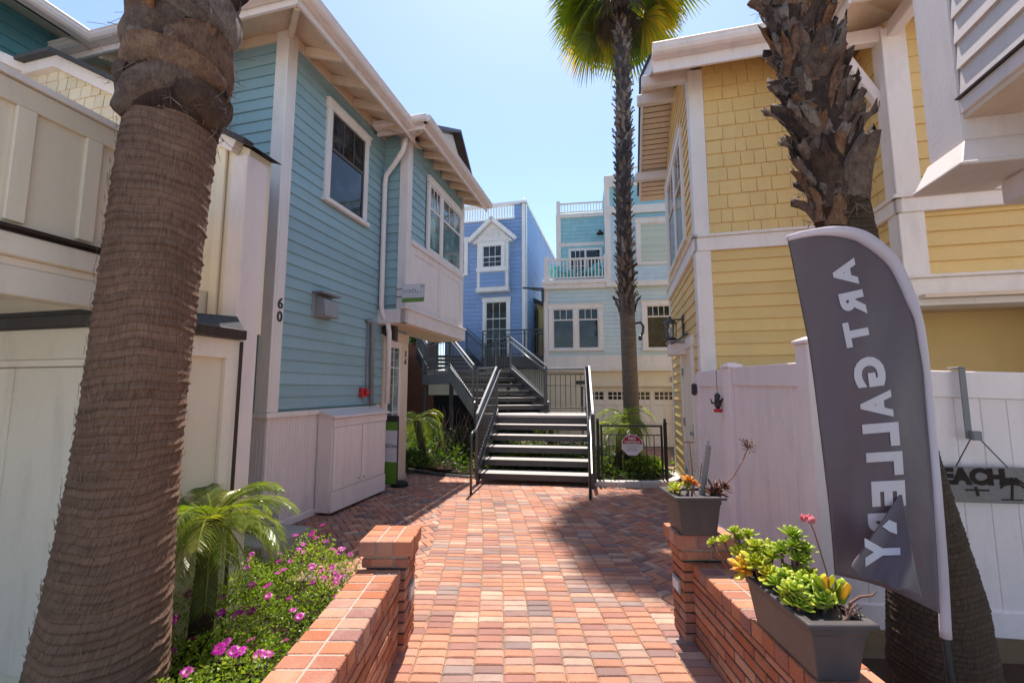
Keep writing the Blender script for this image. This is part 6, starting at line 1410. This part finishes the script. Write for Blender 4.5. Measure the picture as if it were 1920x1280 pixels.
succ('low mat of small glossy green succulents filling the near half of the trough planter', 'succulent_plant', 'succg', sp, (1.24,1.86,.67), n=14, wide=.45, thick=.2)
t = thing('succulent_plant', 'paddle leaved yellow green succulent beside the feather flag in the trough planter', 'succulent', 'w', (1.32,1.82,.67), 'succulents in the two planters')
m = MB()
for k in range(30):
    a = ru(0,2*pi); sleaf(m, (1.31+ru(-.06,.04),1.84+ru(-.07,.07),.70+ru(0,.06)), (cos(a)*.6,sin(a)*.6,ru(.3,1)), (0,0,1), ru(.06,.10), ru(.025,.04), .012, ru(.2,.9))
m.build('leaves', M['succ'], t, smooth=True)
t = thing('flower_stalk', 'thin red stalk topped by a drooping pink flower cluster in the trough planter', 'flower', 'w', (1.31,1.80,.67))
m = MB(); top = (1.26,1.84,1.055); m.tube([(1.31,1.80,.68),(1.30,1.81,.85),(1.275,1.83,1.0),top], [.0035,.003,.0025,.002], 6); m.build('stalk', M['stalk'], t)
m = MB()
for k in range(16):
    a = k*2.4; q = Vector(top); e = q + Vector((cos(a)*ru(.01,.03), sin(a)*.02, ru(-.005,.012))); m.tube([q, e], .0012, 4); m.tube([e, e+Vector((ru(-.004,.004),0,-.012)), e+Vector((ru(-.006,.006),0,-.022))], [.003,.0055,.002], 6)
m.build('blossom', M['pinkfl'], t, smooth=True)
t = thing('dry_twig', 'bent dry pinkish twig poking out of the trough planter under the flag', 'twig', 'w', (1.33,1.74,.68))
m = MB(); m.tube([(1.33,1.74,.69),(1.335,1.735,.76),(1.37,1.73,.785),(1.42,1.73,.79),(1.435,1.73,.805)], [.006,.006,.005,.004,.002], 6); m.tube([(1.30,1.72,.69),(1.325,1.715,.75),(1.345,1.71,.77)], [.005,.005,.003], 6)
for k in range(5): m.tube([(1.33+ru(-.05,.04),1.72+ru(-.04,.03),.70),(1.33+ru(-.07,.05),1.72+ru(-.05,.03),.75)], [.004,.002], 5)
m.build('stem', M['stalk'], t)
MB.DY = .105
sp = [(1.08,2.86,.945,.05,-.3,-.3,.65),(1.12,2.92,.955,.045,-.2,0,.3),(1.15,2.84,.965,.04,0,-.3,.2),(1.09,2.95,.95,.045,-.4,.1,.5),(1.06,2.90,.93,.035,-.5,0,.3)]
succ('small yellow orange succulent rosettes at the left of the square planter', 'succulent_plant', 'succ', sp, (1.11,2.9,.87), n=16)
sp = [(1.165,2.86,1.0,.05,0,-.4,.7),(1.19,2.84,.985,.045,.3,-.4,.8),(1.15,2.86,.975,.04,-.3,-.3,.4)]
succ('bright orange succulent heads standing highest in the square planter', 'succulent_plant', 'succo', sp, (1.17,2.87,.87), n=18, wide=.42)
sp = [(1.34,2.85,.94,.085,.6,-.5,.6),(1.40,2.87,.955,.07,.8,-.2,.5),(1.30,2.83,.92,.06,.2,-.8,.5)]
succ('dark red brown succulent rosettes leaning out of the right side of the square planter', 'succulent_plant', 'succd', sp, (1.29,2.87,.88), n=18, wide=.30)
t = thing('wooden_stake', 'dark round wooden stake with a metal tip leaning in the square planter', 'stake', 'w', (1.27,2.92,.87))
m = MB(); m.tube([(1.268,2.92,.87),(1.335,2.93,1.215)], [.022,.02], 12); m.build('stake', M['wood'], t, smooth=False)
m = MB(); m.tube([(1.330,2.93,1.21),(1.337,2.93,1.25)], [.010,.008], 10); m.build('metal_tip', M['grey'], t)
t = thing('dry_flower_stalk', 'bare arching stalk with a dried brown flower head right of the square planter', 'dried flower', 'w', (1.36,2.86,.95))
m = MB(); top = Vector((1.60,2.92,1.20)); m.tube([(1.38,2.86,.95),(1.47,2.88,1.02),(1.555,2.91,1.12),tuple(top)], [.005,.0045,.004,.003], 6)
for k in range(60):
    a, b = ru(0,2*pi), ru(0,1); e = top + Vector((cos(a)*.055*b**.5, sin(a)*.045*b**.5, ru(-.03,.055))); m.tube([top, (top+e)/2+Vector((0,0,.008)), e], [.0014,.0012,.001], 4); m.tube([e, e+Vector((ru(-.006,.006),ru(-.006,.006),.008))], [.004,.001], 5)
m.build('seed_head', M['stalk'], t)
t = thing('dry_flower_stalk', 'thin upright dry stalk with a flat top left of the wooden stake', 'dried flower', 'w', (1.22,2.95,.87))
m = MB(); m.tube([(1.235,2.95,.87),(1.225,2.95,1.1),(1.215,2.95,1.235)], [.004,.0035,.003], 6); m.tube([(1.18,2.95,1.237),(1.25,2.95,1.235)], .006, 6); m.tube([(1.222,2.95,1.11),(1.20,2.95,1.115)], .004, 5); m.tube([(1.23,2.95,1.04),(1.25,2.95,1.05)], .004, 5); m.tube([(1.26,2.94,.88),(1.275,2.94,1.0),(1.29,2.94,1.1)], .003, 5); m.build('stalk', M['stalk'], t)
MB.DY = 0
